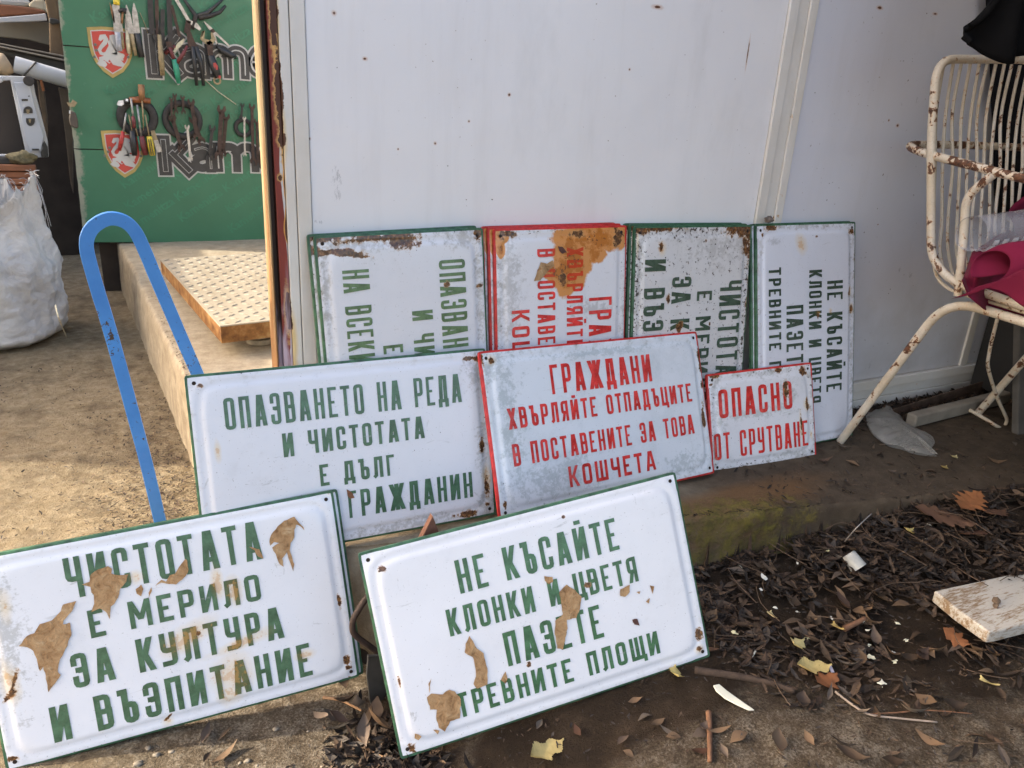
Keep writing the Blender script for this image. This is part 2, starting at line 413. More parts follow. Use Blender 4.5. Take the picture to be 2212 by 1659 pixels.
# ---- door jamb: wood batten + peeling red post
def mat_batten():
    t = NT('raw_batten_wood', .8, .2); n = t.noise(14, 6, .65, stretch=(3, 3, .35)); n2 = t.noise(160, 3, .6, stretch=(2, 2, .5)); xyz = sepxyz(t)
    c = t.ramp(n, [(.3, (.16, .105, .055)), (.5, (.22, .165, .095)), (.72, (.27, .215, .13))])
    low = t.rng(t.mth('ADD', xyz[2], t.rng(n, .3, .7, -.2, .2)), .62, .40)
    c = t.mix(t.mth('MULTIPLY', low, .8), c, (0.20, .09, .03))
    c = t.mix(t.rng(n2, .6, .75, 0, .5), c, (.30, .20, .10))
    t.col(c); t.bump(n2, .5, .002); return t.m
def mat_red_post():
    t = NT('peeling_red_paint', .5, .4); xyz = sepxyz(t); x, y, z = xyz
    n = t.noise(30, 5, .6, stretch=(1, 1, .3)); n2 = t.noise(9, 5, .6, stretch=(1, 1, .3), off=(3, 2, 1)); n3 = t.noise(110, 3, .6)
    red = t.ramp(n, [(.3, (.17, .03, .022)), (.7, (.26, .05, .035))])
    xs = t.mth('ADD', x, t.rng(n2, .3, .7, -.006, .006))
    # dark groove at the left, white/yellow flaking toward the right, rust between
    c = t.mix(t.rng(x, .2610, .2606), red, (.045, .025, .02))
    fl = t.mth('ADD', n2, t.mth('MULTIPLY', t.mth('SUBTRACT', x, .2705), 22))
    c = t.mix(t.rng(fl, .56, .58), c, (.62, .60, .57))
    c = t.mix(t.rng(fl, .66, .70), c, (.66, .50, .22))
    n4 = t.noise(6.5, 4, .6, stretch=(2.2, 1, .55), off=(7, 1, 3))
    rs = t.mth('ADD', n4, t.mth('MULTIPLY', t.mth('SUBTRACT', x, .2745), 14))
    c = t.mix(t.rng(rs, .56, .575), c, (.68, .34, .09)); c = t.mix(t.rng(rs, .585, .60), c, t.ramp(n3, [(.3, (.06, .028, .018)), (.7, (.13, .06, .03))]))
    rb = t.blob(RUSTB, t.rng(n3, .3, .7, -.35, .35)); c = t.mix(t.rng(rb, -.5, .2), c, (.66, .40, .14)); c = t.mix(t.rng(rb, .1, .22), c, (.085, .035, .02))
    low = t.rng(z, .5, .35)
    lav = t.mth('MULTIPLY', low, t.rng(t.noise(12, 4, stretch=(3, 1, .4)), .48, .56)); c = t.mix(lav, c, (.48, .38, .44))
    t.col(c); t.bump(fl, .5, .002); t.bump(n3, .2, .001); return t.m
jamb = empty('door_jamb', (.26, WY, 0), 'door jamb with raw wood batten beside peeling red and white rusty post', 'door frame')
def part_j(mb, name, mat, bev=.001, label=None):
    o = mb.build(name, mat); o.parent = jamb; o.matrix_parent_inverse = Matrix.Translation(-Vector(jamb.location))
    if bev: bevel(o, bev, 2)
    if label: o['label'] = label
    return o
m = MB(); m.box((.2480, WY-.002, 0), (.2515, WY+.052, ZT)); part_j(m, 'batten', mat_batten(), .0015)
M_RED = mat_red_post()
m = MB(); m.box((.2520, WY+.012, 0), (.2605, WY+.06, ZT)); m.box((.2607, WY-.002, 0), (.2765, WY+.06, ZT)); part_j(m, 'post', M_RED, .001)

# ================================================================== SIGNS
def stroke_poly(path, t, closed=False, cham=0.0):
    """2D polyline -> list of quads/polys with mitred joints"""
    P = [Vector(p) for p in path]
    if cham > 0:
        Q = []; n = len(P)
        for i in range(n):
            if closed or 0 < i < n-1:
                a = P[i-1]; b = P[i]; c = P[(i+1) % n]; d1 = a-b; d2 = c-b
                if d1.length > cham*2.01 and d2.length > cham*2.01 and abs(d1.normalized().dot(d2.normalized())) < .6:
                    Q += [b+d1.normalized()*cham, b+(d1.normalized()+d2.normalized())*cham*.29, b+d2.normalized()*cham]; continue
            Q.append(P[i])
        P = Q
    n = len(P); L = []; Rr = []
    for i in range(n):
        if closed: d1 = (P[i]-P[i-1]).normalized(); d2 = (P[(i+1) % n]-P[i]).normalized()
        else:
            d1 = (P[i]-P[i-1]).normalized() if i else (P[1]-P[0]).normalized()
            d2 = (P[i+1]-P[i]).normalized() if i < n-1 else d1
        n1 = Vector((-d1.y, d1.x)); n2 = Vector((-d2.y, d2.x)); mm = (n1+n2)
        if mm.length < 1e-4: mm = n1
        mm.normalize(); k = (t/2)/max(.35, mm.dot(n1))
        e = Vector((0, 0))
        if not closed and i == 0: e = -d1*t/2
        if not closed and i == n-1: e = d2*t/2
        L.append(P[i]+mm*k+e); Rr.append(P[i]-mm*k+e)
    V = []; F = []
    for a, b in zip(L, Rr): V += [a, b]
    for i in range(n if closed else n-1):
        j = (i+1) % n; F.append((2*i+1, 2*j+1, 2*j, 2*i))
    return V, F
def rect_(*a): return ('p',)+a
GL = {
 'О': (.62, [('c', [(0,0),(0,1),(1,1),(1,0)])]),
 'П': (.62, [('q', [(0,0),(0,1),(1,1),(1,0)])]),
 'А': (.70, [('d', 0.0,0,.40,1), ('d', 1,0,.60,1), ('b', .2,.8,.22)]),
 'З': (.60, [('p', [(0,.76),(0,1),(1,1),(1,.52),(.35,.52)]), ('p', [(.6,.5),(1,.5),(1,0),(0,0),(0,.24)])]),
 'В': (.62, [('p', [(0,1),(.95,1),(.95,.52),(0,.52)]), ('p', [(.4,.52),(1,.52),(1,0),(0,0)]), ('q', [(0,0),(0,1)])]),
 'Н': (.62, [('q', [(0,0),(0,1)]), ('q', [(1,0),(1,1)]), ('b', 0,1,.5)]),
 'Е': (.56, [('q', [(1,1),(0,1),(0,0),(1,0)]), ('b', 0,.85,.5)]),
 'Т': (.60, [('q', [(0,1),(1,1)]), ('q', [(.5,0),(.5,1)])]),
 'Р': (.60, [('p', [(0,1),(1,1),(1,.42),(0,.42)]), ('q', [(0,0),(0,1)])]),
 'Д': (.72, [('q', [(.14,.14),(.2,1),(.84,1),(.86,.14)]), ('b', 0,1,.06), ('q', [(0,-.12),(0,.06)]), ('q', [(1,-.12),(1,.06)])]),
 'И': (.66, [('q', [(0,0),(0,1)]), ('q', [(1,0),(1,1)]), ('d', 0.02,0,.98,1)]),
 'Ч': (.62, [('p', [(0,1),(0,.46),(1,.46)]), ('q', [(1,0),(1,1)])]),
 'С': (.60, [('p', [(1,.74),(1,1),(0,1),(0,0),(1,0),(1,.26)])]),
 'Ъ': (.70, [('p', [(.28,1),(.28,0),(1,0),(1,.54),(.28,.54)]), ('q', [(0,1),(.3,1)])]),
 'Л': (.64, [('q', [(0,0),(.13,.04),(.20,1),(1,1),(1,0)])]),
 'Г': (.52, [('q', [(0,0),(0,1),(1,1)])]),
 'Ж': (1.0, [('q', [(.5,0),(.5,1)]), ('d', 0,1,.36,.5), ('d', 0,0,.36,.5), ('d', 1,1,.64,.5), ('d', 1,0,.64,.5), ('b', .36,.64,.5)]),
 'Й': (.66, [('q', [(0,0),(0,1)]), ('q', [(1,0),(1,1)]), ('d', 0.02,0,.98,1), ('b', .1,.9,1.27)]),
 'Ц': (.66, [('q', [(0,1),(0,0),(1,0),(1,1)]), ('q', [(1,0),(1.18,0),(1.18,-.16)])]),
 'К': (.66, [('q', [(0,0),(0,1)]), ('d', .42,.5,1,1), ('d', .42,.5,1,0), ('b', 0,.45,.5)]),
 'Ш': (.86, [('q', [(0,1),(0,0),(1,0),(1,1)]), ('q', [(.5,0),(.5,1)])]),
 'Щ': (.86, [('q', [(0,1),(0,0),(1,0),(1,1)]), ('q', [(.5,0),(.5,1)]), ('q', [(1,0),(1.14,0),(1.14,-.16)])]),
 'М': (.84, [('q', [(0,0),(0,1)]), ('q', [(1,0),(1,1)]), ('d', 0,1,.5,.25), ('d', 1,1,.5,.25)]),
 'У': (.62, [('p', [(0,1),(0,.46),(1,.46)]), ('p', [(1,1),(1,0),(0,0)])]),
 'Я': (.62, [('p', [(1,1),(0,1),(0,.42),(1,.42)]), ('q', [(1,0),(1,1)]), ('d', .0,0,.45,.42)]),
 'Х': (.68, [('d', 0,0,1,1), ('d', 0,1,1,0)]),
}
def run_mesh(s, x0, x1, y0, y1, z=0.0007, tk=.165):
    h = y1-y0; gap = .26; outl = []
    tot = 0
    for i, ch in enumerate(s): tot += (.42 if ch == ' ' else GL[ch][0])
    ng = len(s)-1; tot += gap*ng
    k = (x1-x0)/tot; x = x0
    t = tk*h
    for ch in s:
        if ch == ' ': x += (.42+gap)*k; continue
        mb = MB(); outl.append(mb)
        w, els = GL[ch]; w *= k; tt = min(t, w*.36)
        X = lambda a: x+tt/2+a*(w-tt)
        Y = lambda b: y0+tt/2+b*(h-tt)
        kk = 0
        for e in els:
            if e[0] == 'd':
                _, a0, b0, a1, b1 = e; ya = y0+b0*h if b0 in (0, 1) else Y(b0); yb = y0+b1*h if b1 in (0, 1) else Y(b1)
                th = tt*(1+.12*abs(a1-a0))
                V = [Vector((X(a0)-th/2, ya)), Vector((X(a0)+th/2, ya)), Vector((X(a1)+th/2, yb)), Vector((X(a1)-th/2, yb))]
                F = [(0, 1, 2, 3)] if yb > ya else [(3, 2, 1, 0)]
            elif e[0] == 'b':
                _, a0, a1, b = e; yy = Y(b); V = [Vector((X(a0), yy-tt*.42)), Vector((X(a1), yy-tt*.42)), Vector((X(a1), yy+tt*.42)), Vector((X(a0), yy+tt*.42))]; F = [(0, 1, 2, 3)]
            else:
                V, F = stroke_poly([(X(a), Y(b)) for a, b in e[1]], tt, closed=e[0] == 'c', cham=(tt*.55 if e[0] in 'pc' else 0))
            zz = z+kk*0.00007; kk += 1
            mb.add([Vector((v.x, v.y, zz)) for v in V], F)
        x += w+gap*k
    return outl

def mat_enamel(name, Wd, Hd, kind='white', ink=(0.07, 0.16, 0.075), grime=.25, speck=.73, edge=.4, rust=(), stain=(), dirt=(), seed=0.0, tone=(0.80, 0.81, 0.84), gcol=(0.30, 0.30, 0.27), tape=False):
    t = NT(name, 0.22, 0.55); of = (seed*1.7, seed*2.3, seed)
    xyz = sepxyz(t); x, y = xyz[0], xyz[1]
    n1 = t.noise(7, 6, .65, off=of); n2 = t.noise(45, 6, .7, off=of); n3 = t.noise(150, 4, .6, off=of); n4 = t.noise(330, 2, .5, off=of)
    dx = t.mth('MINIMUM', x, t.mth('SUBTRACT', Wd, x)); dy = t.mth('MINIMUM', y, t.mth('SUBTRACT', Hd, y)); d = t.mth('MINIMUM', dx, dy)
    c = ink if kind == 'ink' else tone
    if kind == 'ink': c = t.mix(t.rng(n2, .35, .65), tuple(a*.72 for a in ink), tuple(min(1, a*1.35+.01) for a in ink))
    if kind == 'white':
        c = t.mix(t.rng(n1, .4, .7, 0, .35), c, tuple(a*.86 for a in tone))
    gm = t.mth('MULTIPLY', t.rng(t.mth('ADD', t.mth('MULTIPLY', n1, .55), t.mth('MULTIPLY', n2, .45)), .58-.20*grime, .86-.16*grime), (.70 if kind == 'white' else .12)*min(1, grime*1.5+.1))
    c = t.mix(gm, c, gcol)
    eg = t.mth('ADD', t.rng(d, .035, .0, 0, .14+.12*edge), n2)
    c = t.mix(t.mth('MULTIPLY', t.rng(eg, .66, .84), edge*.7), c, (.36, .32, .26))
    if dirt:
        b = t.blob(list(dirt), t.rng(n2, .3, .7, -.8, .8)); c = t.mix(t.mth('MULTIPLY', t.rng(t.mth('ADD', b, t.rng(n3, .3, .7, -.7, .7)), .1, .9), .48 if kind == 'white' else .12), c, gcol)
    if stain:
        b = t.blob(list(stain), t.rng(n1, .3, .7, -.45, .45))
        if tape:
            c = t.mix(t.mth('MULTIPLY', t.rng(b, -.05, .08), .9), c, (.66, .24, .015) if kind != 'ink' else (.62, .07, .02))
            c = t.mix(t.mth('MULTIPLY', t.rng(t.mth('ADD', b, t.rng(n2, .3, .7, -.6, .6)), .35, .7), .7), c, (.42, .12, .008) if kind != 'ink' else (.5, .05, .01))
            c = t.mix(t.rng(t.mth('ADD', b, t.rng(n3, .3, .7, -.8, .8)), 1.05, 1.2), c, (.20, .08, .03))
        else:
            c = t.mix(t.mth('MULTIPLY', t.rng(b, -.15, .6), .42), c, (.78, .56, .22) if kind != 'ink' else (.22, .13, .03))
            c = t.mix(t.mth('MULTIPLY', t.rng(t.mth('ADD', b, t.rng(n3, .3, .7, -.5, .5)), .55, .8), .45), c, (.60, .30, .08))
    # chips
    ch = t.mth('ADD', n3, t.rng(d, .03, .0, 0, .06*edge*2))
    c = t.mix(t.mth('MULTIPLY', t.rng(ch, speck, speck+.02), 1.0), c, (.09, .075, .065))
    if rust:
        b = t.blob(list(rust), t.rng(n2, .3, .7, -.75, .75))
        c = t.mix(t.mth('MULTIPLY', t.rng(b, .0, .3), .75), c, (.52, .30, .13))
        rc = t.ramp(n3, [(.35, (.055, .03, .02)), (.55, (.16, .075, .03)), (.7, (.36, .17, .06))])
        c = t.mix(t.rng(b, .22, .32), c, rc)
    sc1 = t.noise(70, 5, .7, off=of, stretch=(.22, 1, 1), dist=.5); sc2 = t.noise(80, 5, .7, off=(seed, 3, 1), stretch=(1, .3, 1), dist=.5)
    sc = t.mth('MAXIMUM', t.rng(sc1, .655, .70), t.rng(sc2, .665, .71)); c = t.mix(t.mth('MULTIPLY', sc, t.rng(n1, .35, .6, .12, .55)), c, (.36, .36, .35))
    c = t.mix(t.mth('MULTIPLY', t.rng(n4, .70, .74), .55), c, (.22, .20, .18))
    # rust creeping from the very edge
    er = t.mth('ADD', n2, t.rng(d, .010, .0, 0, .20)); c = t.mix(t.rng(er, .84-.12*edge, .87-.12*edge), c, (.17, .08, .035))
    t.col(c); t.rough(t.rng(gm, 0, .6, .20, .6)); t.bump(t.noise(5, 3, off=of), .22, .005); t.bump(n3, .06, .0006)
    return t.m
M_GREEN_EDGE = simple('green_enamel_edge', (0.045, 0.115, 0.06), .4, .5, 60, .2)
M_RED_EDGE = simple('red_enamel_edge', (0.55, 0.035, 0.03), .4, .35, 60, .2)
M_HOLE = simple('rusty_hole', (0.03, 0.02, 0.015), .9, .4, 200, 0)
def mat_kraft():
    t = NT('kraft_paper', .85, .2); n = t.noise(55, 7, .7, dist=.6); n2 = t.noise(200, 3)
    t.col(t.ramp(n, [(.3, (.20, .105, .045)), (.45, (.42, .25, .12)), (.58, (.50, .32, .165)), (.72, (.62, .45, .27))])); t.bump(n, 1.0, .006); t.bump(n2, .2, .001); return t.m
M_KRAFT = mat_kraft()

def fit_rect(P):
    """four world points TL,TR,BR,BL -> origin(BL), ex, ey, n, W, H"""
    TL, TR, BR, BL = P
    ex = ((TR-TL)+(BR-BL)).normalized(); ey = ((TL-BL)+(TR-BR)); Hh = ey.length/2
    Wd = ((TR-TL).length+(BR-BL).length)/2
    ey = (ey-ex*ey.dot(ex)).normalized(); c = (TL+TR+BR+BL)/4
    return c-ex*Wd/2-ey*Hh/2, ex, ey, ex.cross(ey), Wd, Hh
def quad_pts(px, anchor, dist=None, z=None):
    rs = [RM @ _ray(*p) for p in px]
    A = np.array([[-r[k] for k in range(3)] for r in [rs[1]]]+[[r[k] for k in range(3)] for r in [rs[2]]]+[[-r[k] for k in range(3)] for r in [rs[3]]]).T
    d = np.linalg.solve(A, -np.array(rs[0])); d = [1]+list(d)
    q = [rs[i]*float(d[i]) for i in range(4)]
    s = (z-CAMZ)/q[anchor].z
    return [O+p*s for p in q]

def relean(px, anchor_z, dy, zb=None):
    """plane through the bottom edge (both corners resting at given heights) leaning back by dy per 0.33 m"""
    q = quad_pts(px, 2, z=anchor_z); BRp = q[2]; BLp = q[3] if zb is None else at_z(*px[3], zb)
    ex = (BRp-BLp).normalized(); up = Vector((0, dy, math.sqrt(max(1e-6, .33**2-dy*dy)))); n = ex.cross(up).normalized()
    return fit_rect([at_pl(*px[0], BRp, n), at_pl(*px[1], BRp, n), BRp, BLp])
class Sign:
    def __init__(s, fr, label, edge_mat, mats, group=None, layout=None, plain=False, wob=0.0, holes=True, flange=.006, seed=1):
        s.o, s.ex, s.ey, s.n, s.W, s.H = fr
        M = Matrix(((s.ex.x, s.ey.x, s.n.x, s.o.x), (s.ex.y, s.ey.y, s.n.y, s.o.y), (s.ex.z, s.ey.z, s.n.z, s.o.z), (0, 0, 0, 1)))
        s.root = empty('enamel_sign', None, label, 'sign', group, mw=M)
        s.mats = mats; s.em = edge_mat; s.seed = seed; s.wob = wob = wob*.45
        W_, H_ = s.W, s.H
        def ax(L):
            e = [0, .0012, .0042, .012, .018, .022, .026, .030, .036]
            n = int((L-.072)/.018); mid = [.036+(L-.072)*i/n for i in range(1, n)]
            return e+mid+[L-a for a in reversed(e)]
        xs, ys = ax(W_), ax(H_)
        def hh(d, x, y):
            z = -.0022*(1-sst(d, 0, .003)) + .0012 + .0023*sst(d, .019, .027) - .0010*math.exp(-((d-.018)/.003)**2)
            z += wob*fbm(x, y, seed*3.1, 5, 2)
            # rounded outer corner feel
            return z
        V = []; F = []; MI = []
        cr = .007
        for j, y in enumerate(ys):
            for i, x in enumerate(xs):
                dx = min(x, W_-x); dy = min(y, H_-y); d = min(dx, dy)
                if dx < .05 and dy < .05:   # soft inner corner
                    d = .05-math.hypot(max(0, .05-dx), max(0, .05-dy)); d = max(d, 0) if min(dx, dy) > 0 else 0
                    d = min(d, min(dx, dy)) if min(dx, dy) < .004 else d
                xx, yy = x, y
                if dx < cr and dy < cr:     # round the outline
                    vx, vy = cr-dx, cr-dy; mxx = max(vx, vy); L = math.hypot(vx, vy)
                    if L > 0:
                        k = mxx/L*1.0; k = 1-(1-k)*.75; nxv, nyv = vx*k, vy*k
                        xx = (cr-nxv) if x < W_/2 else W_-(cr-nxv); yy = (cr-nyv) if y < H_/2 else H_-(cr-nyv)
                V.append((xx, yy, hh(d, x, y)))
        nx = len(xs)
        for j in range(len(ys)-1):
            for i in range(nx-1):
                a = j*nx+i; F.append((a, a+1, a+nx+1, a+nx))
                MI.append(1 if (i < 2 or j < 2 or i >= nx-3 or j >= len(ys)-3) else 0)
        # turned-back flange
        ring = [i for i in range(nx)]+[j*nx+nx-1 for j in range(1, len(ys))]+[(len(ys)-1)*nx+i for i in range(nx-2, -1, -1)]+[j*nx for j in range(len(ys)-2, 0, -1)]
        b = len(V)
        for r in ring: v = V[r]; V.append((v[0], v[1], v[2]-flange))
        for k in range(len(ring)):
            k2 = (k+1) % len(ring); F.append((ring[k2], ring[k], b+k, b+k2)); MI.append(1)
        o = meshobj('panel', V, F, parent=s.root, smooth=True, mats=[mats[0], edge_mat], midx=MI)
        auto_smooth(o, 55)
        if holes:
            hm = MB(); rnd = random.Random(seed)
            for (hx, hy) in ((.014, .014), (W_-.014, .014), (.014, H_-.014), (W_-.014, H_-.014)):
                mb = MB(); rr = .0034; nn = 10
                mb.add([(hx+rr*math.cos(k*6.283/nn), hy+rr*math.sin(k*6.283/nn), .0006+s.zs(hx, hy)) for k in range(nn)], [tuple(range(nn))]); mb.build('nail_hole', M_HOLE, s.root)
    def loc(s, u, v):
        p = at_pl(u, v, s.o, s.n); d = p-s.o; return d.dot(s.ex), d.dot(s.ey)
    def text(s, st, TL, BL, BR, TR):
        a, b, c, d = s.loc(*TL), s.loc(*BL), s.loc(*BR), s.loc(*TR)
        rec = (st, (a[0]+b[0])/2, (c[0]+d[0])/2, (b[1]+c[1])/2, (a[1]+d[1])/2)
        s.put(rec); return (st, rec[1]/s.W, rec[2]/s.W, rec[3]/s.H, rec[4]/s.H)
    def zs(s, x, y): return s.wob*fbm(x, y, s.seed*3.1, 5, 2)
    def put(s, rec):
        for mb in run_mesh(*rec, z=.0044):
            for v in mb.v: v.z += s.zs(v.x, v.y)
            mb.build('letter', s.mats[1], s.root)
    def layout(s, recs):
        for st, a, b, c, d in recs: s.put((st, a*s.W, b*s.W, c*s.H, d*s.H))
    def scrap(s, f, pts, mat=None, name='paper_scrap', lift=.0012, base=.0046):
        P = [Vector(s.loc(*f(*q))) for q in pts]; out = []
        n = len(P); rnd = random.Random(int(P[0].x*9999))
        for i in range(n):
            a, b = P[i], P[(i+1) % n]; L = (b-a).length; k = max(1, int(L/.005)); nn = Vector((-(b-a).y, (b-a).x)).normalized()
            for q in range(k):
                t = q/k; out.append(a+(b-a)*t+(nn*rnd.uniform(-.0009, .0009) if q else Vector((0, 0))))
        bm = bmesh.new(); vs_ = [bm.verts.new((p.x, p.y, base+s.zs(p.x, p.y)+.0006+lift*abs(nz(p.x*60, p.y*60)))) for p in out]
        try: fc = bm.faces.new(vs_)
        except Exception: bm.free(); return
        bmesh.ops.triangulate(bm, faces=[fc])
        bm.normal_update()
        if sum((f_.normal.z*f_.calc_area()) for f_ in bm.faces) < 0: bmesh.ops.reverse_faces(bm, faces=bm.faces[:])
        me = bpy.data.meshes.new(name); bm.to_mesh(me); bm.free(); me.materials.append(mat or M_KRAFT)
        return link(bpy.data.objects.new(name, me), s.root)
    def blobs(s, f, lst):
        out = []
        for q in lst:
            u, v = s.loc(*f(q[0], q[1])); out.append((u, v, 0, q[2], q[3], 1, q[4] if len(q) > 4 else 0))
        return out

GREEN = (0.060, 0.135, 0.072); RED = (0.66, 0.040, 0.035)
def frame_of(P): return fit_rect(P)
# --- frames from measured corners
fF2 = frame_of(quad_pts([(776.2, 1195.2), (1461.9, 1018.1), (1532.2, 1419.5), (862.2, 1643.2)], 2, z=-.15))
fM2 = frame_of(quad_pts([(1036.3, 759.2), (1506.8, 715.5), (1542.6, 1022.3), (1077.5, 1127.2)], 2, z=.010))
fM1 = frame_of(quad_pts([(395.3, 811.9), (1047.2, 751.9), (1073.9, 1110.8), (444.8, 1228.3)], 2, z=.010))
fM3 = relean([(1521, 810), (1738, 784.6), (1763, 985.3), (1544, 1023.5)], -.003, .103)
fM3 = fM3[:4]+(fM3[4]+.012, fM3[5])
fF1 = relean([(-52, 1205.0), (724.6, 1058.1), (771.9, 1463.1), (-8, 1675)], -.217, .10)
def stack_frame(TLv, TRv, Lv, Rv, ytop, ybot, length):
    """rotated sign: visible top edge is its (short) side.  returns frame with x axis pointing down"""
    a = at_y(*TLv, ytop); b = at_y(*TRv, ytop)
    top = (b-a).normalized(); dn = Vector((0, ybot-ytop, -.54)); n = dn.cross(top).normalized()
    l2 = at_pl(*Lv, a, n); r2 = at_pl(*Rv, a, n)
    d = ((l2-a).normalized()+(r2-b).normalized()); d = (d-top*d.dot(top)).normalized()
    w_ = (b-a).length
    o = a   # text BL = visible TL
    ex = d; ey = top
    length = (a.z-.004)/abs(d.z)
    return (o, ex, ey, ex.cross(ey), length, w_)
LEN = .565
yt = 1.372
fS1 = stack_frame(c3(235, 283), c3(1450, 222), c3(318, 1190), c3(1498, 1095), yt, 1.290, LEN)
fS2 = stack_frame(c3(1525, 232), c4(470, 205), c3(1548, 1090), c4(462, 1005), yt, 1.290, LEN)
fS3 = stack_frame(c4(525, 213), c4(1368, 203), c4(540, 1000), c4(1350, 1225), yt, 1.290, LEN)
fS4 = stack_frame(c4(1392, 200), c4(2110, 180), c4(1404, 1225), cR2(560, 1385), yt+.008, 1.250, LEN)
for nme, fr in (('F1', fF1), ('F2', fF2), ('M1', fM1), ('M2', fM2), ('M3', fM3), ('S1', fS1), ('S2', fS2), ('S3', fS3), ('S4', fS4)):
    print('FRAME', nme, 'W %.3f H %.3f' % (fr[4], fr[5]), 'n', tuple(round(a, 2) for a in fr[3]), 'o', tuple(round(a, 3) for a in fr[0]))

class _F:   # lightweight loc() before the sign exists
    def __init__(s, fr): s.o, s.ex, s.ey, s.n, s.W, s.H = fr
    loc = Sign.loc; blobs = Sign.blobs
def mk(fr, name, ink, **k):
    return (mat_enamel(name+'_face', fr[4], fr[5], 'white', **k), mat_enamel(name+'_print', fr[4], fr[5], 'ink', ink=ink, **k))
def shift(fr, right=0, up=0, back=0, rot=0.0):
    o, ex, ey, n, w_, h_ = fr
    if rot: Rr = Matrix.Rotation(rot, 3, n); ex = Rr @ ex; ey = Rr @ ey
    return (o+ex*right+ey*up-n*back, ex, ey, n, w_, h_)

# ---- front left sign (ЧИСТОТАТА ...)
q = _F(fF1)
kF1 = dict(grime=.16, speck=.745, edge=.35, seed=1,
  rust=q.blobs(cF1, [(1893, 1070, .0075, .009), (1893, 1113, .006, .005), (1905, 1167, .005, .004), (1845, 755, .0045, .015), (65, 1605, .009, .006), (1080, 920, .006, .005), (45, 1275, .016, .006, .6), (925, 1370, .014, .003, .7), (1812, 150, .010, .007), (75, 1200, .005, .035, -.4)]),
  stain=q.blobs(cF1, [(1265, 1130, .042, .040, .6), (1245, 1250, .022, .02), (740, 612, .014, .014), (1040, 930, .05, .022, .4), (1660, 1040, .02, .012), (915, 1405, .013, .012), (1180, 640, .010, .035), (1275, 700, .014, .03), (60, 1200, .016, .05), (30, 790, .012, .03), (1300, 980, .06, .012, .2)]),
  dirt=q.blobs(cF1, [(20, 950, .03, .12)]))
F1 = Sign(fF1, 'large white sign with green words ЧИСТОТАТА Е МЕРИЛО, brown paper scraps, front left', M_GREEN_EDGE, mk(fF1, 'front_left_sign', GREEN, **kF1), seed=1, wob=.0025)
L_F1 = [F1.text('ЧИСТОТАТА', cF1(345, 512), cF1(372, 736), cF1(1438, 518), cF1(1395, 315)),
        F1.text('Е МЕРИЛО', cF1(478, 797), cF1(493, 945), cF1(1420, 745), cF1(1408, 600)),
        F1.text('ЗА КУЛТУРА', cF1(385, 1040), cF1(402, 1222), cF1(1555, 945), cF1(1515, 775)),
        F1.text('И ВЪЗПИТАНИЕ', cF1(273, 1322), cF1(293, 1520), cF1(1700, 1145), cF1(1680, 975))]
for pts in ([(105,990),(150,935),(190,920),(220,870),(285,850),(335,800),(345,765),(418,745),(400,790),(350,850),(345,872),(383,862),(392,930),(375,960),(370,990),(330,1060),(318,1130),(333,1145),(268,1240),(262,1200),(240,1100),(222,1125),(205,1060),(185,1015),(150,995)],
            [(447,655),(490,640),(497,600),(540,572),(590,555),(612,570),(608,595),(650,605),(700,600),(690,640),(655,680),(650,710),(625,760),(605,775),(600,845),(585,810),(545,785),(500,805),(515,760),(512,710),(500,700),(495,668)],
            [(845,665),(880,630),(905,640),(925,605),(955,595),(975,560),(1010,515),(1020,525),(1027,575),(1010,610),(975,640),(960,655),(905,650),(880,645)],
            [(1465,425),(1475,385),(1510,340),(1545,310),(1600,288),(1625,320),(1650,345),(1655,362),(1640,345),(1610,330),(1600,360),(1600,400),(1580,430),(1575,470),(1600,545),(1595,585),(1575,530),(1560,480),(1535,515),(1543,560),(1520,545),(1500,490),(1480,455),(1520,430),(1490,425),(1470,445)],
            [(740,680),(770,655),(782,680),(770,720),(745,705)], [(810,700),(825,670),(828,690),(810,735)], [(1355,450),(1410,465),(1432,515),(1405,505),(1385,470)]):
    F1.scrap(cF1, pts)
Sign(shift(fF1, .009, -.001, .009), 'sign behind the front left one, only its green right edge showing', M_GREEN_EDGE, F1.mats, seed=11, holes=False)

# ---- front right sign (НЕ КЪСАЙТЕ)
q = _F(fF2)
kF2 = dict(grime=.12, speck=.75, edge=.3, seed=2, tone=(.82, .82, .84),
  rust=q.blobs(cF2, [(383, 480, .008, .007), (2050, 905, .008, .006), (1462, 565, .008, .006), (2045, 820, .012, .012), (545, 1425, .008, .012), (1335, 205, .005, .004), (475, 1075, .003, .010), (1700, 758, .002, .002), (1155, 975, .005, .006), (1945, 1000, .008, .004)]),
  stain=q.blobs(cF2, [(2050, 905, .012, .012), (1130, 1280, .014, .005), (440, 1260, .004, .02)]),
  dirt=q.blobs(cF2, [(2060, 1100, .02, .02)]))
F2 = Sign(fF2, 'large white sign with green words НЕ КЪСАЙТЕ КЛОНКИ, tilted nearest the camera with brown scraps', M_GREEN_EDGE, mk(fF2, 'front_right_sign', (0.05, .14, .06), **kF2), seed=2, wob=.0025)
L_F2 = [F2.text('НЕ КЪСАЙТЕ', cF2(763, 437), cF2(792, 613), cF2(1623, 375), cF2(1603, 208)),
        F2.text('КЛОНКИ И ЦВЕТЯ', cF2(717, 697), cF2(740, 838), cF2(1725, 540), cF2(1708, 410)),
        F2.text('ПАЗЕТЕ', cF2(1017, 815), cF2(1042, 993), cF2(1545, 835), cF2(1520, 665)),
        F2.text('ТРЕВНИТЕ ПЛОЩИ', cF2(768, 1140), cF2(790, 1265), cF2(1840, 917), cF2(1822, 800))]
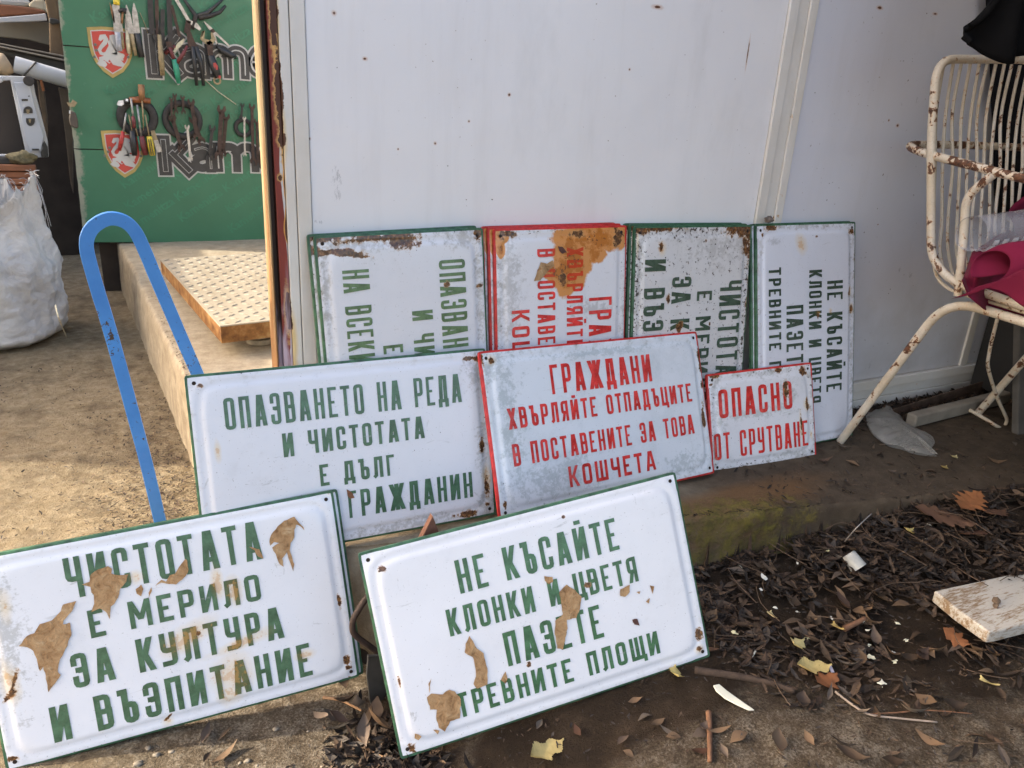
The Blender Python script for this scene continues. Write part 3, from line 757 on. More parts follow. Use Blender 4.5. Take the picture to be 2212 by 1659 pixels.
for pts in ([(1310,600),(1350,560),(1395,590),(1428,625),(1415,700),(1400,735),(1350,745),(1355,790),(1330,900),(1300,895),(1288,820),(1290,750),(1330,715),(1320,660)],
            [(820,870),(840,828),(880,895),(915,920),(935,1000),(935,1085),(880,1105),(862,1080),(875,1040),(870,990),(858,940),(815,915)],
            [(618,1150),(640,1130),(700,1135),(735,1110),(765,1120),(795,1160),(790,1260),(740,1275),(712,1330),(680,1310),(668,1270),(670,1215),(635,1215)],
            [(1232,515),(1275,520),(1278,545),(1255,558),(1235,540)], [(1630,585),(1660,570),(1680,560),(1680,600),(1655,625),(1630,620)],
            [(1005,1060),(1030,1015),(1040,1050),(1030,1080)], [(640,1050),(630,1130),(625,1080)], [(555,1340),(590,1355),(575,1375),(553,1365)],
            [(1785,565),(1808,570),(1800,610)], [(650,1320),(683,1325),(675,1345)], [(1765, 650), (1785, 630), (1780, 660)], [(1715, 600), (1735, 595), (1730, 610)]):
    F2.scrap(cF2, pts)
M_DARKRUST = simple('dark_rust_chip', (.10, .045, .035), .8, .4, 120, .3)
F2.scrap(cF2, [(1692,745),(1720,740),(1732,775),(1705,770)], M_DARKRUST, 'enamel_chip')

# ---- middle row left (ОПАЗВАНЕТО)
q = _F(fM1)
kM1 = dict(grime=.16, speck=.74, edge=.45, seed=3, tone=(.76, .77, .81),
  rust=q.blobs(c3, [(1395, 1165, .008, .007), (1350, 1158, .012, .006), (820, 1145, .025, .004)])+q.blobs(cF2, [(932, 40, .007, .022), (940, 140, .006, .006), (830, 190, .03, .007)])+q.blobs(full, [(433, 832, .006, .005), (1040, 960, .008, .018), (1050, 1045, .006, .012)]),
  stain=q.blobs(full, [(800, 772, .05, .004), (470, 975, .006, .02), (1050, 1030, .010, .03)]),
  dirt=q.blobs(full, [(1030, 800, .03, .05), (1040, 960, .014, .06), (900, 1130, .2, .012), (1050, 1090, .03, .03)]))
M1 = Sign(fM1, 'white sign with green words ОПАЗВАНЕТО НА РЕДА in the middle row, left of the red lettered sign', M_GREEN_EDGE, mk(fM1, 'middle_left_sign', (.058, .135, .072), **kM1), seed=3, wob=.003)
L_M1 = [M1.text('ОПАЗВАНЕТО НА РЕДА', (481, 860), (487, 928), (998, 868), (990, 807)),
        M1.text('И ЧИСТОТАТА', (608, 938), (612, 984), (917, 948), (912, 896)),
        M1.text('Е ДЪЛГ', (688, 1005), (692, 1047), (853, 1027), (848, 979))]
g = M1.text('ГРАЖДАНИН', (749, 1062), (755, 1119), (1021, 1071), (1016, 1017))
h_ = g[4]-g[3]; L_M1.append(g)
r2 = ('НА ВСЕКИ', L_M1[0][1]+.012, g[1]-.035, g[3], g[4]); M1.layout([r2]); L_M1.append(r2)
M1.scrap(cF2, [(195,60),(225,80),(237,105),(215,110),(200,95)], simple('brown_scab', (.22, .10, .05), .8, .4, 90, .5), 'rust_scab')

# ---- middle row centre, red (ГРАЖДАНИ)
q = _F(fM2)
kM2 = dict(grime=.42, speck=.74, edge=.6, seed=4, tone=(.78, .81, .84), gcol=(.34, .39, .38),
  rust=q.blobs(c3, [(1505, 1172, .007, .007), (1440, 1150, .006, .012)])+q.blobs(c4, [(985, 1180, .005, .035), (1020, 1600, .006, .03)])+q.blobs(full, [(1520, 900, .006, .03), (1090, 1090, .006, .01), (1515, 830, .006, .012)]),
  stain=q.blobs(c3, [(1505, 1172, .012, .012)]),
  dirt=q.blobs(full, [(1075, 800, .06, .04), (1100, 900, .03, .15), (1180, 1040, .13, .035), (1480, 1000, .07, .025), (1300, 760, .2, .01), (1240, 1000, .05, .02)]))
M2 = Sign(fM2, 'stained white sign with red words ГРАЖДАНИ ХВЪРЛЯЙТЕ ОТПАДЪЦИТЕ, centre of the middle row', M_RED_EDGE, mk(fM2, 'middle_red_sign', RED, **kM2), seed=4, wob=.003)
L_M2 = [M2.text('ГРАЖДАНИ', (1184, 788), (1190, 852), (1406, 824), (1400, 766)),
        M2.text('ХВЪРЛЯЙТЕ ОТПАДЪЦИТЕ', (1091, 881), (1098, 926), (1493, 869), (1489, 830)),
        M2.text('В ПОСТАВЕНИТЕ ЗА ТОВА', (1103, 962), (1107, 1004), (1498, 940), (1494, 893)),
        M2.text('КОШЧЕТА', (1225, 1008), (1228, 1049), (1414, 1018), (1411, 972))]

# ---- middle row right, red (ОПАСНО ОТ СРУТВАНЕ)
q = _F(fM3)
kM3 = dict(grime=.30, speck=.70, edge=.9, seed=5, tone=(.76, .76, .78), gcol=(.36, .37, .34),
  rust=q.blobs(c4, [(1725, 1245, .014, .012), (1755, 1490, .006, .02), (1600, 1390, .010, .035), (1090, 1285, .015, .006), (1550, 1245, .012, .006), (1065, 1350, .006, .004)])+q.blobs(cR2, [(190, 1310, .003, .03)]),
  stain=q.blobs(cR2, [(185, 1330, .004, .04), (225, 1180, .010, .016), (260, 1380, .004, .012)]),
  dirt=q.blobs(c4, [(1500, 1250, .06, .016), (1610, 1400, .03, .05), (1400, 1550, .13, .016), (1120, 1480, .02, .10)])+q.blobs(cR2, [(150, 1500, .09, .012)]))
M3 = Sign(fM3, 'small chipped white sign with red words ОПАСНО ОТ СРУТВАНЕ', M_RED_EDGE, mk(fM3, 'small_red_sign', (.62, .035, .03), **kM3), seed=5, wob=.002)
M3.text('ОПАСНО', (1546, 841), (1554, 905), (1710, 881), (1706, 824))
M3.text('ОТ СРУТВАНЕ', (1537, 945), (1545, 993), (1745, 962), (1739, 901))

# ---- back row stacks (texts run downwards)
def blb(fr, f, lst): return _F(fr).blobs(f, lst)
kS1 = dict(grime=.20, speck=.725, edge=.7, seed=6, tone=(.76, .76, .78), gcol=(.33, .31, .27),
  rust=blb(fS1, c3, [(330, 288, .012, .05), (700, 290, .010, .085, .03), (880, 310, .022, .035), (330, 400, .006, .055, .0), (470, 410, .006, .05, -.1), (1420, 265, .018, .013), (1190, 630, .007, .007), (920, 335, .012, .01), (1420, 640, .005, .007), (250, 305, .02, .01), (600, 430, .003, .012)]),
  dirt=blb(fS1, c3, [(500, 330, .025, .14), (1300, 290, .02, .08), (320, 600, .10, .010), (1420, 700, .12, .010)]))
S1 = Sign(fS1, 'rusty topped white sign turned sideways with green ОПАЗВАНЕТО text, leftmost of the back row', M_GREEN_EDGE, mk(fS1, 'back_sign_one', (.11, .19, .085), **kS1), seed=6, wob=.003)
S1.layout(L_M1)
Sign(shift(fS1, -.003, -.009, .010, .004), 'sign stacked behind the leftmost sideways sign, green left edge showing', M_GREEN_EDGE, S1.mats, seed=16, holes=False)
kS2 = dict(tape=True, grime=.30, speck=.715, edge=.8, seed=7, tone=(.78, .78, .80), gcol=(.36, .35, .33),
  rust=blb(fS2, c3, [(1590, 300, .010, .008), (1620, 275, .008, .02)])+blb(fS2, c4, [(400, 295, .022, .016), (115, 270, .008, .02), (8, 590, .014, .01)]),
  stain=blb(fS2, c4, [(240, 310, .035, .11), (90, 430, .06, .05, .5), (20, 530, .05, .03), (400, 290, .03, .03), (250, 400, .03, .03)])+blb(fS2, c3, [(1575, 375, .02, .01), (1570, 290, .016, .02), (2080, 360, .04, .03), (1990, 540, .02, .04)]),
  dirt=blb(fS2, c3, [(1640, 600, .10, .03), (1620, 800, .08, .03)])+blb(fS2, c4, [(230, 800, .02, .05)]))
S2 = Sign(fS2, 'white sign turned sideways with red text, orange tape stains across its top', M_RED_EDGE, mk(fS2, 'back_sign_two', RED, **kS2), seed=7, wob=.003)
S2.layout(L_M2)
S2.scrap(c3, [(1855,470),(1900,480),(1940,455),(1950,495),(1900,540),(1850,600),(1805,605),(1830,530)])
S2.scrap(c3, [(1975,355),(2010,360),(2040,400),(2010,410),(1985,385)], M_DARKRUST, 'rust_scab')
for k, (l, b) in enumerate(((-.0085, .009), (-.0165, .018))):
    Sign(shift(fS2, -.003-.002*k, l, b, .003), ('first' if k == 0 else 'last')+' of the signs hidden behind the orange stained sign, thin red left edge', M_RED_EDGE, S2.mats, seed=17+k, holes=False)
kS3 = dict(grime=.42, speck=.635, edge=1.0, seed=8, tone=(.72, .71, .70), gcol=(.40, .385, .36),
  rust=blb(fS3, c4, [(1300, 230, .022, .07), (1340, 300, .05, .018), (710, 365, .013, .010), (560, 240, .012, .025), (760, 730, .013, .006), (835, 940, .012, .013), (1335, 700, .05, .007), (1335, 1100, .07, .006), (700, 230, .008, .06), (1215, 290, .008, .006), (1030, 318, .005, .005), (1055, 910, .005, .004)]),
  stain=blb(fS3, c4, [(1345, 240, .03, .015), (545, 300, .05, .006), (715, 380, .02, .012)]),
  dirt=blb(fS3, c4, [(1000, 240, .03, .18), (1250, 330, .05, .07), (560, 500, .15, .012), (1100, 380, .05, .08)]))
S3 = Sign(fS3, 'grimy speckled white sign turned sideways with dark green ЧИСТОТАТА text, third in the back row', M_GREEN_EDGE, mk(fS3, 'back_sign_three', (.055, .095, .062), **kS3), seed=8, wob=.003)
S3.layout(L_F1)
for k, (l, b) in enumerate(((-.006, .009), (-.013, .018))):
    Sign(shift(fS3, -.004-.002*k, l, b, -.003), ('nearer' if k == 0 else 'rearmost')+' of two signs stacked behind the grimy speckled one, green left edge', M_GREEN_EDGE, S3.mats, seed=21+k, holes=False)
kS4 = dict(grime=.12, speck=.73, edge=.85, seed=9, tone=(.74, .76, .82), gcol=(.36, .36, .36),
  rust=blb(fS4, c4, [(1500, 225, .010, .02), (2080, 255, .010, .012), (1435, 275, .005, .005), (1820, 285, .005, .006), (1830, 850, .008, .004)])+blb(fS4, cR2, [(505, 440, .010, .004), (520, 550, .010, .005)]),
  stain=blb(fS4, c4, [(1710, 340, .026, .018, .5), (1920, 822, .010, .008), (1830, 835, .010, .012), (2060, 680, .014, .006), (2070, 800, .012, .008)]),
  dirt=blb(fS4, c4, [(1700, 215, .008, .15), (2060, 500, .2, .007), (1520, 320, .01, .02)])+blb(fS4, cR2, [(520, 900, .2, .008)]))
S4 = Sign(fS4, 'bluish white sign turned sideways with green НЕ КЪСАЙТЕ text, rightmost against the wall', M_GREEN_EDGE, mk(fS4, 'back_sign_four', (.045, .075, .052), **kS4), seed=9, wob=.003)
S4.layout(L_F2)
Sign(shift(fS4, -.002, -.007, .009, .002), 'sign stacked behind the rightmost sideways sign, green left edge showing', M_GREEN_EDGE, S4.mats, seed=25, holes=False)

# ================================================================== GREEN BOARD WITH TOOLS
GY = 4.20
def gp(f, x, y, yy=GY): u, v = f(x, y); return at_y(u, v, yy)
def mat_board():
    t = NT('green_print', .45, .4); n = t.noise(3, 5, .6); n2 = t.noise(60, 5, .65); n3 = t.noise(14, 6, .7, stretch=(1, 1, .6)); xyz = sepxyz(t)
    c = t.ramp(n, [(.3, (.030, .120, .062)), (.7, (.040, .150, .080))])
    ed = t.mth('ADD', t.rng(xyz[0], -.02, -.10, 0, .40), t.mth('ADD', t.mth('MULTIPLY', n3, .6), t.mth('MULTIPLY', n2, .3)))
    c = t.mix(t.rng(ed, .72, .84), c, (.22, .23, .17))
    c = t.mix(t.rng(n2, .70, .74), c, (.35, .42, .36))
    t.col(c); t.bump(n2, .08, .002); t.bump(t.noise(2, 2), .3, .02); return t.m
M_BOARD = mat_board()
M_WHITEP = simple('white_print', (.42, .42, .40), .5, .08, 20, 0)
M_BLACKP = simple('black_print', (.030, .030, .030), .45, .3, 30, 0)
M_GOLDP = simple('gold_print', (.34, .25, .075), .5, .25, 14, 0)
M_REDP = simple('red_print', (.42, .05, .035), .5, .12, 10, 0)
M_LGREEN = simple('light_green_print', (.037, .165, .087), .5, .2, 20, 0)
bl = gp(full, 182, 525); tl = gp(full, 125, 0); br = gp(full, 570, 528)
XL0, XL1 = tl.x, bl.x; ZB = .012; XR = .95
board = empty('green_sign_board', (0.3, GY, ZB), 'green printed advertising board with red lion shields, hung with tools', 'sign board')
def pb(mb, name, mat, bev=0, label=None, root=None):
    root = root or board
    o = mb.build(name, mat) if isinstance(mb, MB) else mb
    o.parent = root; o.matrix_parent_inverse = Matrix.Translation(-Vector(root.location))
    if bev: bevel(o, bev, 1)
    if label: o['label'] = label
    return o
def xl(z): return XL1+(XL0-XL1)*(z-.012)/(1.047-.012)
z1 = gp(c1, 560, 1068).z; z2 = gp(c1, 470, 325).z
z1r = gp(c1, 1140, 1110).z; z2r = gp(c1, 1050, 365).z
zt = 1.75
def edgez(z0, z0r, x): return z0+(z0r-z0)*(x-xl(z0))/(XR-xl(z0))*.6
rnd = random.Random(3)
for k, (a, ar, b, b_r) in enumerate(((ZB, ZB-.035, z1-.0025, z1-.014), (z1+.0025, z1-.008, z2-.0025, z2-.014), (z2+.0025, z2-.008, zt, zt))):
    dy = (.0, .004, .001)[k]
    left = []; N = 14
    for i in range(N+1):
        z = a+(b-a)*i/N; left.append((xl(z)+(.004*nz(z*40, k)+(.006*nz(z*14, 3) if k == 1 else 0)), GY+dy, z))
    pts = [(XR, GY+dy, ar), (XR, GY+dy, b_r)]+left[::-1]
    m = MB(); m.prism(pts, (0, .012, 0)); pb(m, 'board_panel', M_BOARD)
# shields and lions
def poly2(mb, pts, y, f=c1):
    P = [gp(f, *q) for q in pts]; P = [Vector((p.x, y, p.z)) for p in P]
    bm = bmesh.new(); vv = [bm.verts.new(p) for p in P]; fc = bm.faces.new(vv); bmesh.ops.triangulate(bm, faces=[fc]); bm.verts.index_update()
    mb.add([v.co.copy() for v in bm.verts], [tuple(v.index for v in f_.verts) for f_ in bm.faces]); bm.free()
def scale_pts(pts, k, c=None):
    cx_ = sum(p[0] for p in pts)/len(pts) if c is None else c[0]; cy_ = sum(p[1] for p in pts)/len(pts) if c is None else c[1]
    return [(cx_+(x-cx_)*k, cy_+(y-cy_)*k) for x, y in pts]
def ribbon(mb, pts, w, y, f, base=0):
    P = [gp(f, *q) for q in pts]; P = [Vector((p.x, p.z)) for p in P]; n = len(P)
    ws = w if isinstance(w, (list, tuple)) else [w]*n
    V = []; F = []
    for i in range(n):
        t = (P[min(i+1, n-1)]-P[max(i-1, 0)]).normalized(); nn = Vector((-t.y, t.x))
        for sg in (1, -1): q = P[i]+nn*ws[i]*sg/2; V.append((q.x, y, q.y))
    for i in range(n-1): F.append((2*i, 2*i+1, 2*i+3, 2*i+2))
    mb.add(V, F)
SH = [(620,195),(720,190),(830,197),(948,212),(950,300),(947,400),(925,460),(885,515),(808,560),(740,510),(690,455),(655,390),(635,310)]
def shield(dx, dy, s):
    T = lambda pts: [(808+dx+(x-808)*s, 195+dy+(y-195)*s) for x, y in pts]
    for pts, k, m_, yy in ((SH, 1.0, M_GOLDP, .0), (SH, .86, M_WHITEP, .0008), (SH, .815, M_REDP, .0016)):
        mb = MB(); P = scale_pts(pts, k, (803, 355)); poly2(mb, T(P), GY-.002-yy); o = pb(mb, 'shield_layer' if k == 1 else 'shield_field', m_)
    g = lambda x, y: (200/1.6492*0+ (200+x*750/2212.)/(1100/2212.), (y*750/2212.)/(1100/2212.))  # c6 px -> c1 px
    q = lambda pts: T([g(x, y) for x, y in pts])
    mb = MB(); u = .00237*s*.8*.42
    yb = GY-.0046
    body = [(560,372),(600,362),(640,378),(672,400),(640,420),(675,450),(668,500),(640,480),(652,520),(640,548),(600,556),(580,566),(640,575),(700,590),(708,640),(660,628),(625,606),(575,612),(548,640),(556,655),(575,655),(560,668),(540,655),(500,630),(455,650),(450,600),(500,588),(515,550),(535,510),(552,480),(540,440),(560,415)]
    poly2(mb, q(body), yb)
    k = .0016*s
    ribbon(mb, q([(455,425),(478,388),(508,384),(524,410),(512,450),(475,490),(455,525),(472,560),(505,570),(528,560)]), [6*k,13*k,13*k,12*k,11*k,9*k,9*k,9*k,9*k,9*k], yb-.0003, c1)
    ribbon(mb, q([(458,640),(480,665),(505,672),(530,690)]), [22*k,18*k,16*k,8*k], yb-.0006, c1)
    ribbon(mb, q([(610,600),(632,650),(670,665),(712,690)]), [30*k,24*k,18*k,8*k], yb-.0006, c1)
    ribbon(mb, q([(650,590),(700,585),(712,572)]), [24*k,12*k,5*k], yb-.0009, c1)
    ribbon(mb, q([(640,500),(672,510),(700,505)]), [22*k,14*k,6*k], yb-.0009, c1)
    pb(mb, 'lion_emblem', M_WHITEP)
shield(0, 0, 1.0)
shield(895-808, 937-195, 336/365.)
# screws on shields
for (x, y) in ((683, 320), (690, 360), (676, 408), (918, 410), (785, 1058), (775, 1087), (750, 1115), (1010, 1118)):
    p = gp(c1, x, y, GY-.006); m = MB(); m.tube([p, p+Vector((0, -.004, 0))], .0062, 8); pb(m, 'screw', simple('screw_grey', (.12, .13, .11), .5, .2, 90, 0) if x == 683 else bpy.data.materials['screw_grey'])
# lettering K a m e  (bold with white outline)
def glyph_shapes(ch):
    """strokes in a unit box for heavy lower case letters"""
    if ch == 'K': return [('s', [(.0,0),(.0,1)], .34), ('s', [(.36,.50),(.86,1.02)], .30), ('s', [(.30,.58),(.86,-.02)], .36)]
    if ch == 'a': return [('s', [(.12,.92),(.5,1),(.82,.85),(.86,.5),(.86,0)], .30), ('s', [(.86,.58),(.4,.56),(.12,.40),(.14,.12),(.45,.02),(.86,.16)], .24)]
    if ch == 'm': return [('s', [(.03,0),(.03,1)], .26), ('s', [(.03,.72),(.22,.98),(.42,.96),(.5,.72),(.5,0)], .24), ('s', [(.5,.72),(.68,.98),(.88,.96),(.97,.72),(.97,0)], .24)]
    if ch == 'e': return [('s', [(.1,.5),(.9,.5),(.88,.82),(.6,1),(.3,.92),(.08,.5),(.2,.12),(.55,0),(.9,.1)], .26)]
    return []
def kletters(items):
    for j, (ch, x0, x1, y0, y1) in enumerate(items):     # c1 crop pixels: x0,x1,ybase,ytop
        A = gp(c1, x0, y0); B = gp(c1, x1, y1)
        for kk, (grow, m_, yo) in enumerate(((.0115, M_WHITEP, .0024), (.0045, M_BLACKP, .0048), (-.0125, M_WHITEP, .0072), (-.0152, M_BLACKP, .0096))):
            mb = MB(); wd = B.x-A.x; hd = B.z-A.z; t0 = .0; st = 0
            for (ty, pts, tk) in glyph_shapes(ch):
                tw = tk*hd*(.85 if ch == 'K' else .95); w_ = tw+2*grow
                if w_ <= .004: continue
                pin = tw/2
                P = [(A.x+pin+px*(wd-2*pin), A.z+(pin*.9+py*(hd-1.8*pin))) for px, py in pts]
                if ch != 'K' and len(P) > 3: P = [(p.x, p.y) for p in catmull([Vector((a, b, 0)) for a, b in P], 4)]
                V, F = stroke_poly(P, w_); mb.add([(v.x, GY-yo-st*.0002-j*.00005, v.y) for v in V], [f[::-1] for f in F]); st += 1
            if mb.v: pb(mb, ('letter_outline', 'letter', 'letter_inline', 'letter_core')[kk], m_)
kletters([('K', 1065, 1330, 545, 245), ('a', 1285, 1505, 545, 330), ('m', 1478, 1776, 543, 345), ('e', 1766, 1960, 548, 345)])
kletters([('K', 1150, 1400, 1245, 985), ('a', 1368, 1545, 1225, 1035), ('m', 1535, 1850, 1222, 1035), ('e', 1845, 1990, 1230, 1045)])
# faint repeated diagonal print
fc_ = bpy.data.curves.new('print', 'FONT'); fc_.body = 'Kamenitza'; fc_.size = .058; fc_.offset = .0012; fc_.resolution_u = 1
fo = bpy.data.objects.new('print', fc_); link(fo); bpy.context.view_layer.update()
tm = fo.to_mesh(); tv = [v.co.copy() for v in tm.vertices]; tf = [tuple(p.vertices) for p in tm.polygons]; fo.to_mesh_clear(); bpy.data.objects.remove(fo)
wd = max(v.x for v in tv)
mb = MB(); an = R_(33)
clip = lambda x, z: xl(z)+.03 < x < XR-.1 and .03 < z < 1.3
for r in range(-14, 20):
    for c in range(-6, 8):
        bx = c*(wd+.015)+r*.05; bz = r*.088
        cx_ = .3+bx*math.cos(an)-bz*math.sin(an); cz_ = .5+bx*math.sin(an)+bz*math.cos(an)
        ex_ = cx_+wd*math.cos(an); ez_ = cz_+wd*math.sin(an)
        if not (clip(cx_, cz_) and clip(ex_, ez_)): continue
        if any(abs(cz_+(ez_-cz_)*q-zz) < .02 for q in (0, .25, .5, .75, 1) for zz in (z1, z2)) and False: continue
        mb.add([(cx_+v.x*math.cos(an)-v.y*math.sin(an), GY-.0011, cz_+v.x*math.sin(an)+v.y*math.cos(an)) for v in tv], tf)
o = pb(mb, 'diagonal_print', M_LGREEN); o['kind'] = 'stuff'
# posts carrying the board (behind it)
m = MB(); m.box((.0, GY+.014, 0), (.05, GY+.06, zt)); pb(m, 'back_post', simple('dark_post', (.06, .045, .035), .85))
m = MB(); m.box((.8, GY+.014, -.02), (.85, GY+.06, zt)); pb(m, 'back_post', bpy.data.materials['dark_post'])

# ---- tools
def T_(name, c, rough=.5, metal=0., var=.35, sc=60): return simple(name, c, rough, var, sc, .15, metal=metal)
TM = dict(silver=T_('blade_steel', (.30, .29, .27), .35, .5), rust=T_('rusty_steel', (.055, .033, .024), .75, .1, .5), dark=T_('blackened_steel', (.035, .032, .03), .6, .2),
          tan=T_('bone_handle', (.24, .185, .10), .6), wood=T_('tool_wood', (.22, .11, .045), .6), black=T_('black_handle', (.022, .022, .022), .45), grey=T_('grey_handle', (.30, .31, .34), .5),
          red=T_('red_handle', (.32, .03, .025), .4), dred=T_('dark_red_handle', (.12, .025, .025), .5), green=T_('green_handle', (.03, .22, .13), .4), yellow=T_('yellow_handle', (.62, .46, .04), .35),
          orange=T_('orange_handle', (.20, .07, .025), .5), white=T_('white_plastic', (.7, .7, .68), .5), cream=T_('cream_handle', (.5, .46, .32), .5), brass=T_('brass_shaft', (.30, .22, .12), .4, .4))
def bar(root, name, pts, ws, mat, y0=GY-.010, th=.006, round_=False, f=c1):
    """flat or round bar following crop pixels on the board, ws in crop px"""
    k = 4.72/1700*.30154*.985
    P = [gp(f, *q) for q in pts]; n = len(P); ws = ws if isinstance(ws, (list, tuple)) else [ws]*n
    mb = MB()
    if round_:
        mb.tube([(p.x, y0, p.z) for p in P], [max(.0012, w*k/2*.86) for w in ws], 8)
    else:
        V = []
        for i in range(n):
            a = P[max(i-1, 0)]; b = P[min(i+1, n-1)]; t = Vector((b.x-a.x, b.z-a.z)).normalized(); nn = Vector((-t.y, t.x))*max(.0010, ws[i]*k/2*.86)
            for yy in (y0-th/2, y0+th/2):
                V.append((P[i].x+nn.x, yy, P[i].z+nn.y)); V.append((P[i].x-nn.x, yy, P[i].z-nn.y))
        F = []
        for i in range(n-1):
            a, b = 4*i, 4*i+4
            F += [(a, a+1, b+1, b), (a+2, b+2, b+3, a+3), (a, b, b+2, a+2), (a+1, a+3, b+3, b+1)]
        F += [(0, 2, 3, 1), (4*n-4, 4*n-3, 4*n-1, 4*n-2)]
        mb.add(V, F)
    o = mb.build(name, mat, root, smooth=round_)
    if root is not None: o.matrix_parent_inverse = Matrix.Translation(-Vector(root.location))
    return o
def tool(kind, label, cat, at, parts, group=None, y=GY-.012):
    p = gp(c1, *at); r = empty(kind, (p.x, y, p.z), label, cat, group)
    for q in parts:
        nm, pts, ws, m_ = q[:4]; kw = q[4] if len(q) > 4 else {}
        yy = kw.pop('dy', 0)
        bar(r, nm, pts, ws, TM[m_], y0=y-yy, **kw)
    return r
def ringtool(kind, label, cx_, cy_, r, w, m_, y=GY-.012):
    p = gp(c1, cx_, cy_, y); k = 4.72/1700*.30154*.985
    mb = MB(); mb.tube([(p.x+r*k*math.cos(a*6.2832/28), y, p.z+r*k*math.sin(a*6.2832/28)) for a in range(28)], w*k/2, 8, closed=True, flat=.35)
    o = mb.build(kind, TM[m_], smooth=True); tag(o, label, 'ring'); return o
R8 = dict(round_=True)
y2 = GY-.030; y3 = GY-.045
tool('kitchen_saw', 'white bladed knife with yellow top and grey handle, at left of the knife row', 'knife', (838, 100), [('blade', [(812,40),(838,40)], 2, 'silver')][:0]+[('blade', [(828,38),(833,120),(838,235)], [40,42,36], 'silver'), ('handle', [(840,232),(848,310),(857,368)], [34,32,28], 'grey', dict(R8)), ('ferrule', [(834,0),(834,38)], 36, 'yellow', dict(R8))], y=y2)
tool('knife', 'short silver knife with tan handle right of the white bladed one', 'knife', (862, 200), [('blade', [(852,105),(856,160),(862,232)], [8,26,30], 'silver'), ('handle', [(863,230),(870,300),(879,350)], [30,30,22], 'tan', dict(R8))], y=GY-.018)
tool('knife', 'long thin knife with cream handle in the knife row', 'knife', (915, 180), [('blade', [(905,95),(908,150),(912,222)], [6,24,28], 'silver'), ('handle', [(912,220),(916,300),(922,385)], [26,30,22], 'cream', dict(R8))], y=GY-.018)
tool('knife', 'curved pointed knife with worn bone handle over the shield', 'knife', (935, 150), [('blade', [(902,38),(915,110),(938,242)], [5,30,34], 'silver'), ('handle', [(943,242),(955,320),(970,400)], [26,24,20], 'tan', dict(R8))], y=y2)
tool('knife', 'broad pointed knife with black handle, rightmost of the knives', 'knife', (970, 150), [('blade', [(956,26),(962,90),(978,240)], [5,30,38], 'silver'), ('handle', [(980,240),(995,320),(1012,412)], [38,36,38], 'black', dict(R8))], y=y2)
tool('hammer', 'small dark hammer head hanging behind the knives', 'hammer', (875, 80), [('head', [(848,85),(875,76),(903,85)], [20,26,36], 'dark', dict(R8)), ('shaft', [(876,90),(872,170)], 12, 'wood', dict(R8))], y=GY-.035)
tool('pointed_stick', 'thin brown spike left of the knives', 'spike', (800, 80), [('shaft', [(786,24),(803,90),(818,165)], [3,14,8], 'wood')], y=y2)
for i, (pts, w, m_, lb) in enumerate((([(1072,-20),(1078,100),(1090,245)], 32, 'dark', 'leftmost dark file of the hanging bundle, broad and flat'),
        ([(1118,-20),(1122,120),(1128,260)], 22, 'rust', 'narrow rusty file second from left in the bundle'),
        ([(1162,70),(1160,200),(1165,335)], 24, 'dark', 'short dark chisel with a pale spot in the file bundle'),
        ([(1205,-20),(1212,150),(1218,330)], 30, 'dark', 'long dark rasp in the middle of the hanging bundle'),
        ([(1225,40),(1255,160),(1282,265)], 18, 'rust', 'slanting rusty file at the right of the bundle'),
        ([(1100,250),(1135,330),(1160,350)], 24, 'dark', 'bent dark hook crossing the letter below the files'))):
    tool('file', lb, 'file', pts[1], [('blade', pts, w, m_)], y=GY-.018-.004*i)
tool('screwdriver', 'screwdriver with mottled yellow handle over the black letter', 'screwdriver', (1145, 400), [('handle', [(1136,250),(1148,400),(1160,540)], [22,34,28], 'tan', dict(R8)), ('shaft', [(1132,150),(1136,250)], 10, 'dark', dict(R8))], y=y3)
tool('long_cutter', 'long silver curved handle of wire cutters at the top', 'cutters', (1335, 130), [('arm', [(1252,-10),(1300,70),(1345,150),(1400,185),(1430,215)], [20,20,20,30,16], 'silver'), ('jaw', [(1345,150),(1335,230),(1360,250)], [30,40,26], 'rust')], y=y2)
tool('garden_shears', 'large black shears with wide open looped handles', 'shears', (1440, 110), [('handle', [(1310,-10),(1350,50),(1400,115),(1370,210)], [18,20,34,30], 'dark', dict(R8)), ('handle', [(1420,130),(1500,115),(1570,90),(1612,42)], [34,30,22,16], 'dark', dict(R8)), ('handle', [(1605,-15),(1540,45),(1480,95),(1410,120)], [14,20,28,30], 'black', dict(R8))], y=GY-.024)
tool('adjustable_wrench', 'adjustable wrench with open jaws, dark and red handle', 'wrench', (1500, 300), [('jaw', [(1432,262),(1450,222),(1440,280),(1470,300),(1500,310)], [8,18,26,30,30], 'tan'), ('jaw', [(1500,310),(1520,280),(1505,235)], [30,26,10], 'tan'), ('neck', [(1490,300),(1500,400)], [38,32], 'rust'), ('handle', [(1500,400),(1530,490),(1552,556)], [46,56,44], 'black', dict(R8)), ('grip_inlay', [(1522,450),(1532,475),(1540,500)], [14,26,12], 'red', dict(dy=.016)), ('end_band', [(1545,545),(1572,552)], [16,16], 'red', dict(dy=.012))], y=y3)
ringtool('wrench_eye', 'small pale ring at the foot of the adjustable wrench', 1556, 578, 17, 10, 'tan', y3)
tool('long_nose_pliers', 'slim silver long nose pliers spread open, right of the big wrench', 'pliers', (1520, 240), [('arm', [(1455,155),(1500,210),(1560,260),(1640,335)], [5,18,14,10], 'silver'), ('arm', [(1475,175),(1515,220),(1545,315)], [8,22,10], 'silver', dict(dy=.004)), ('pivot', [(1508,212),(1524,236)], [24,24], 'rust', dict(dy=.008))], y=y2)
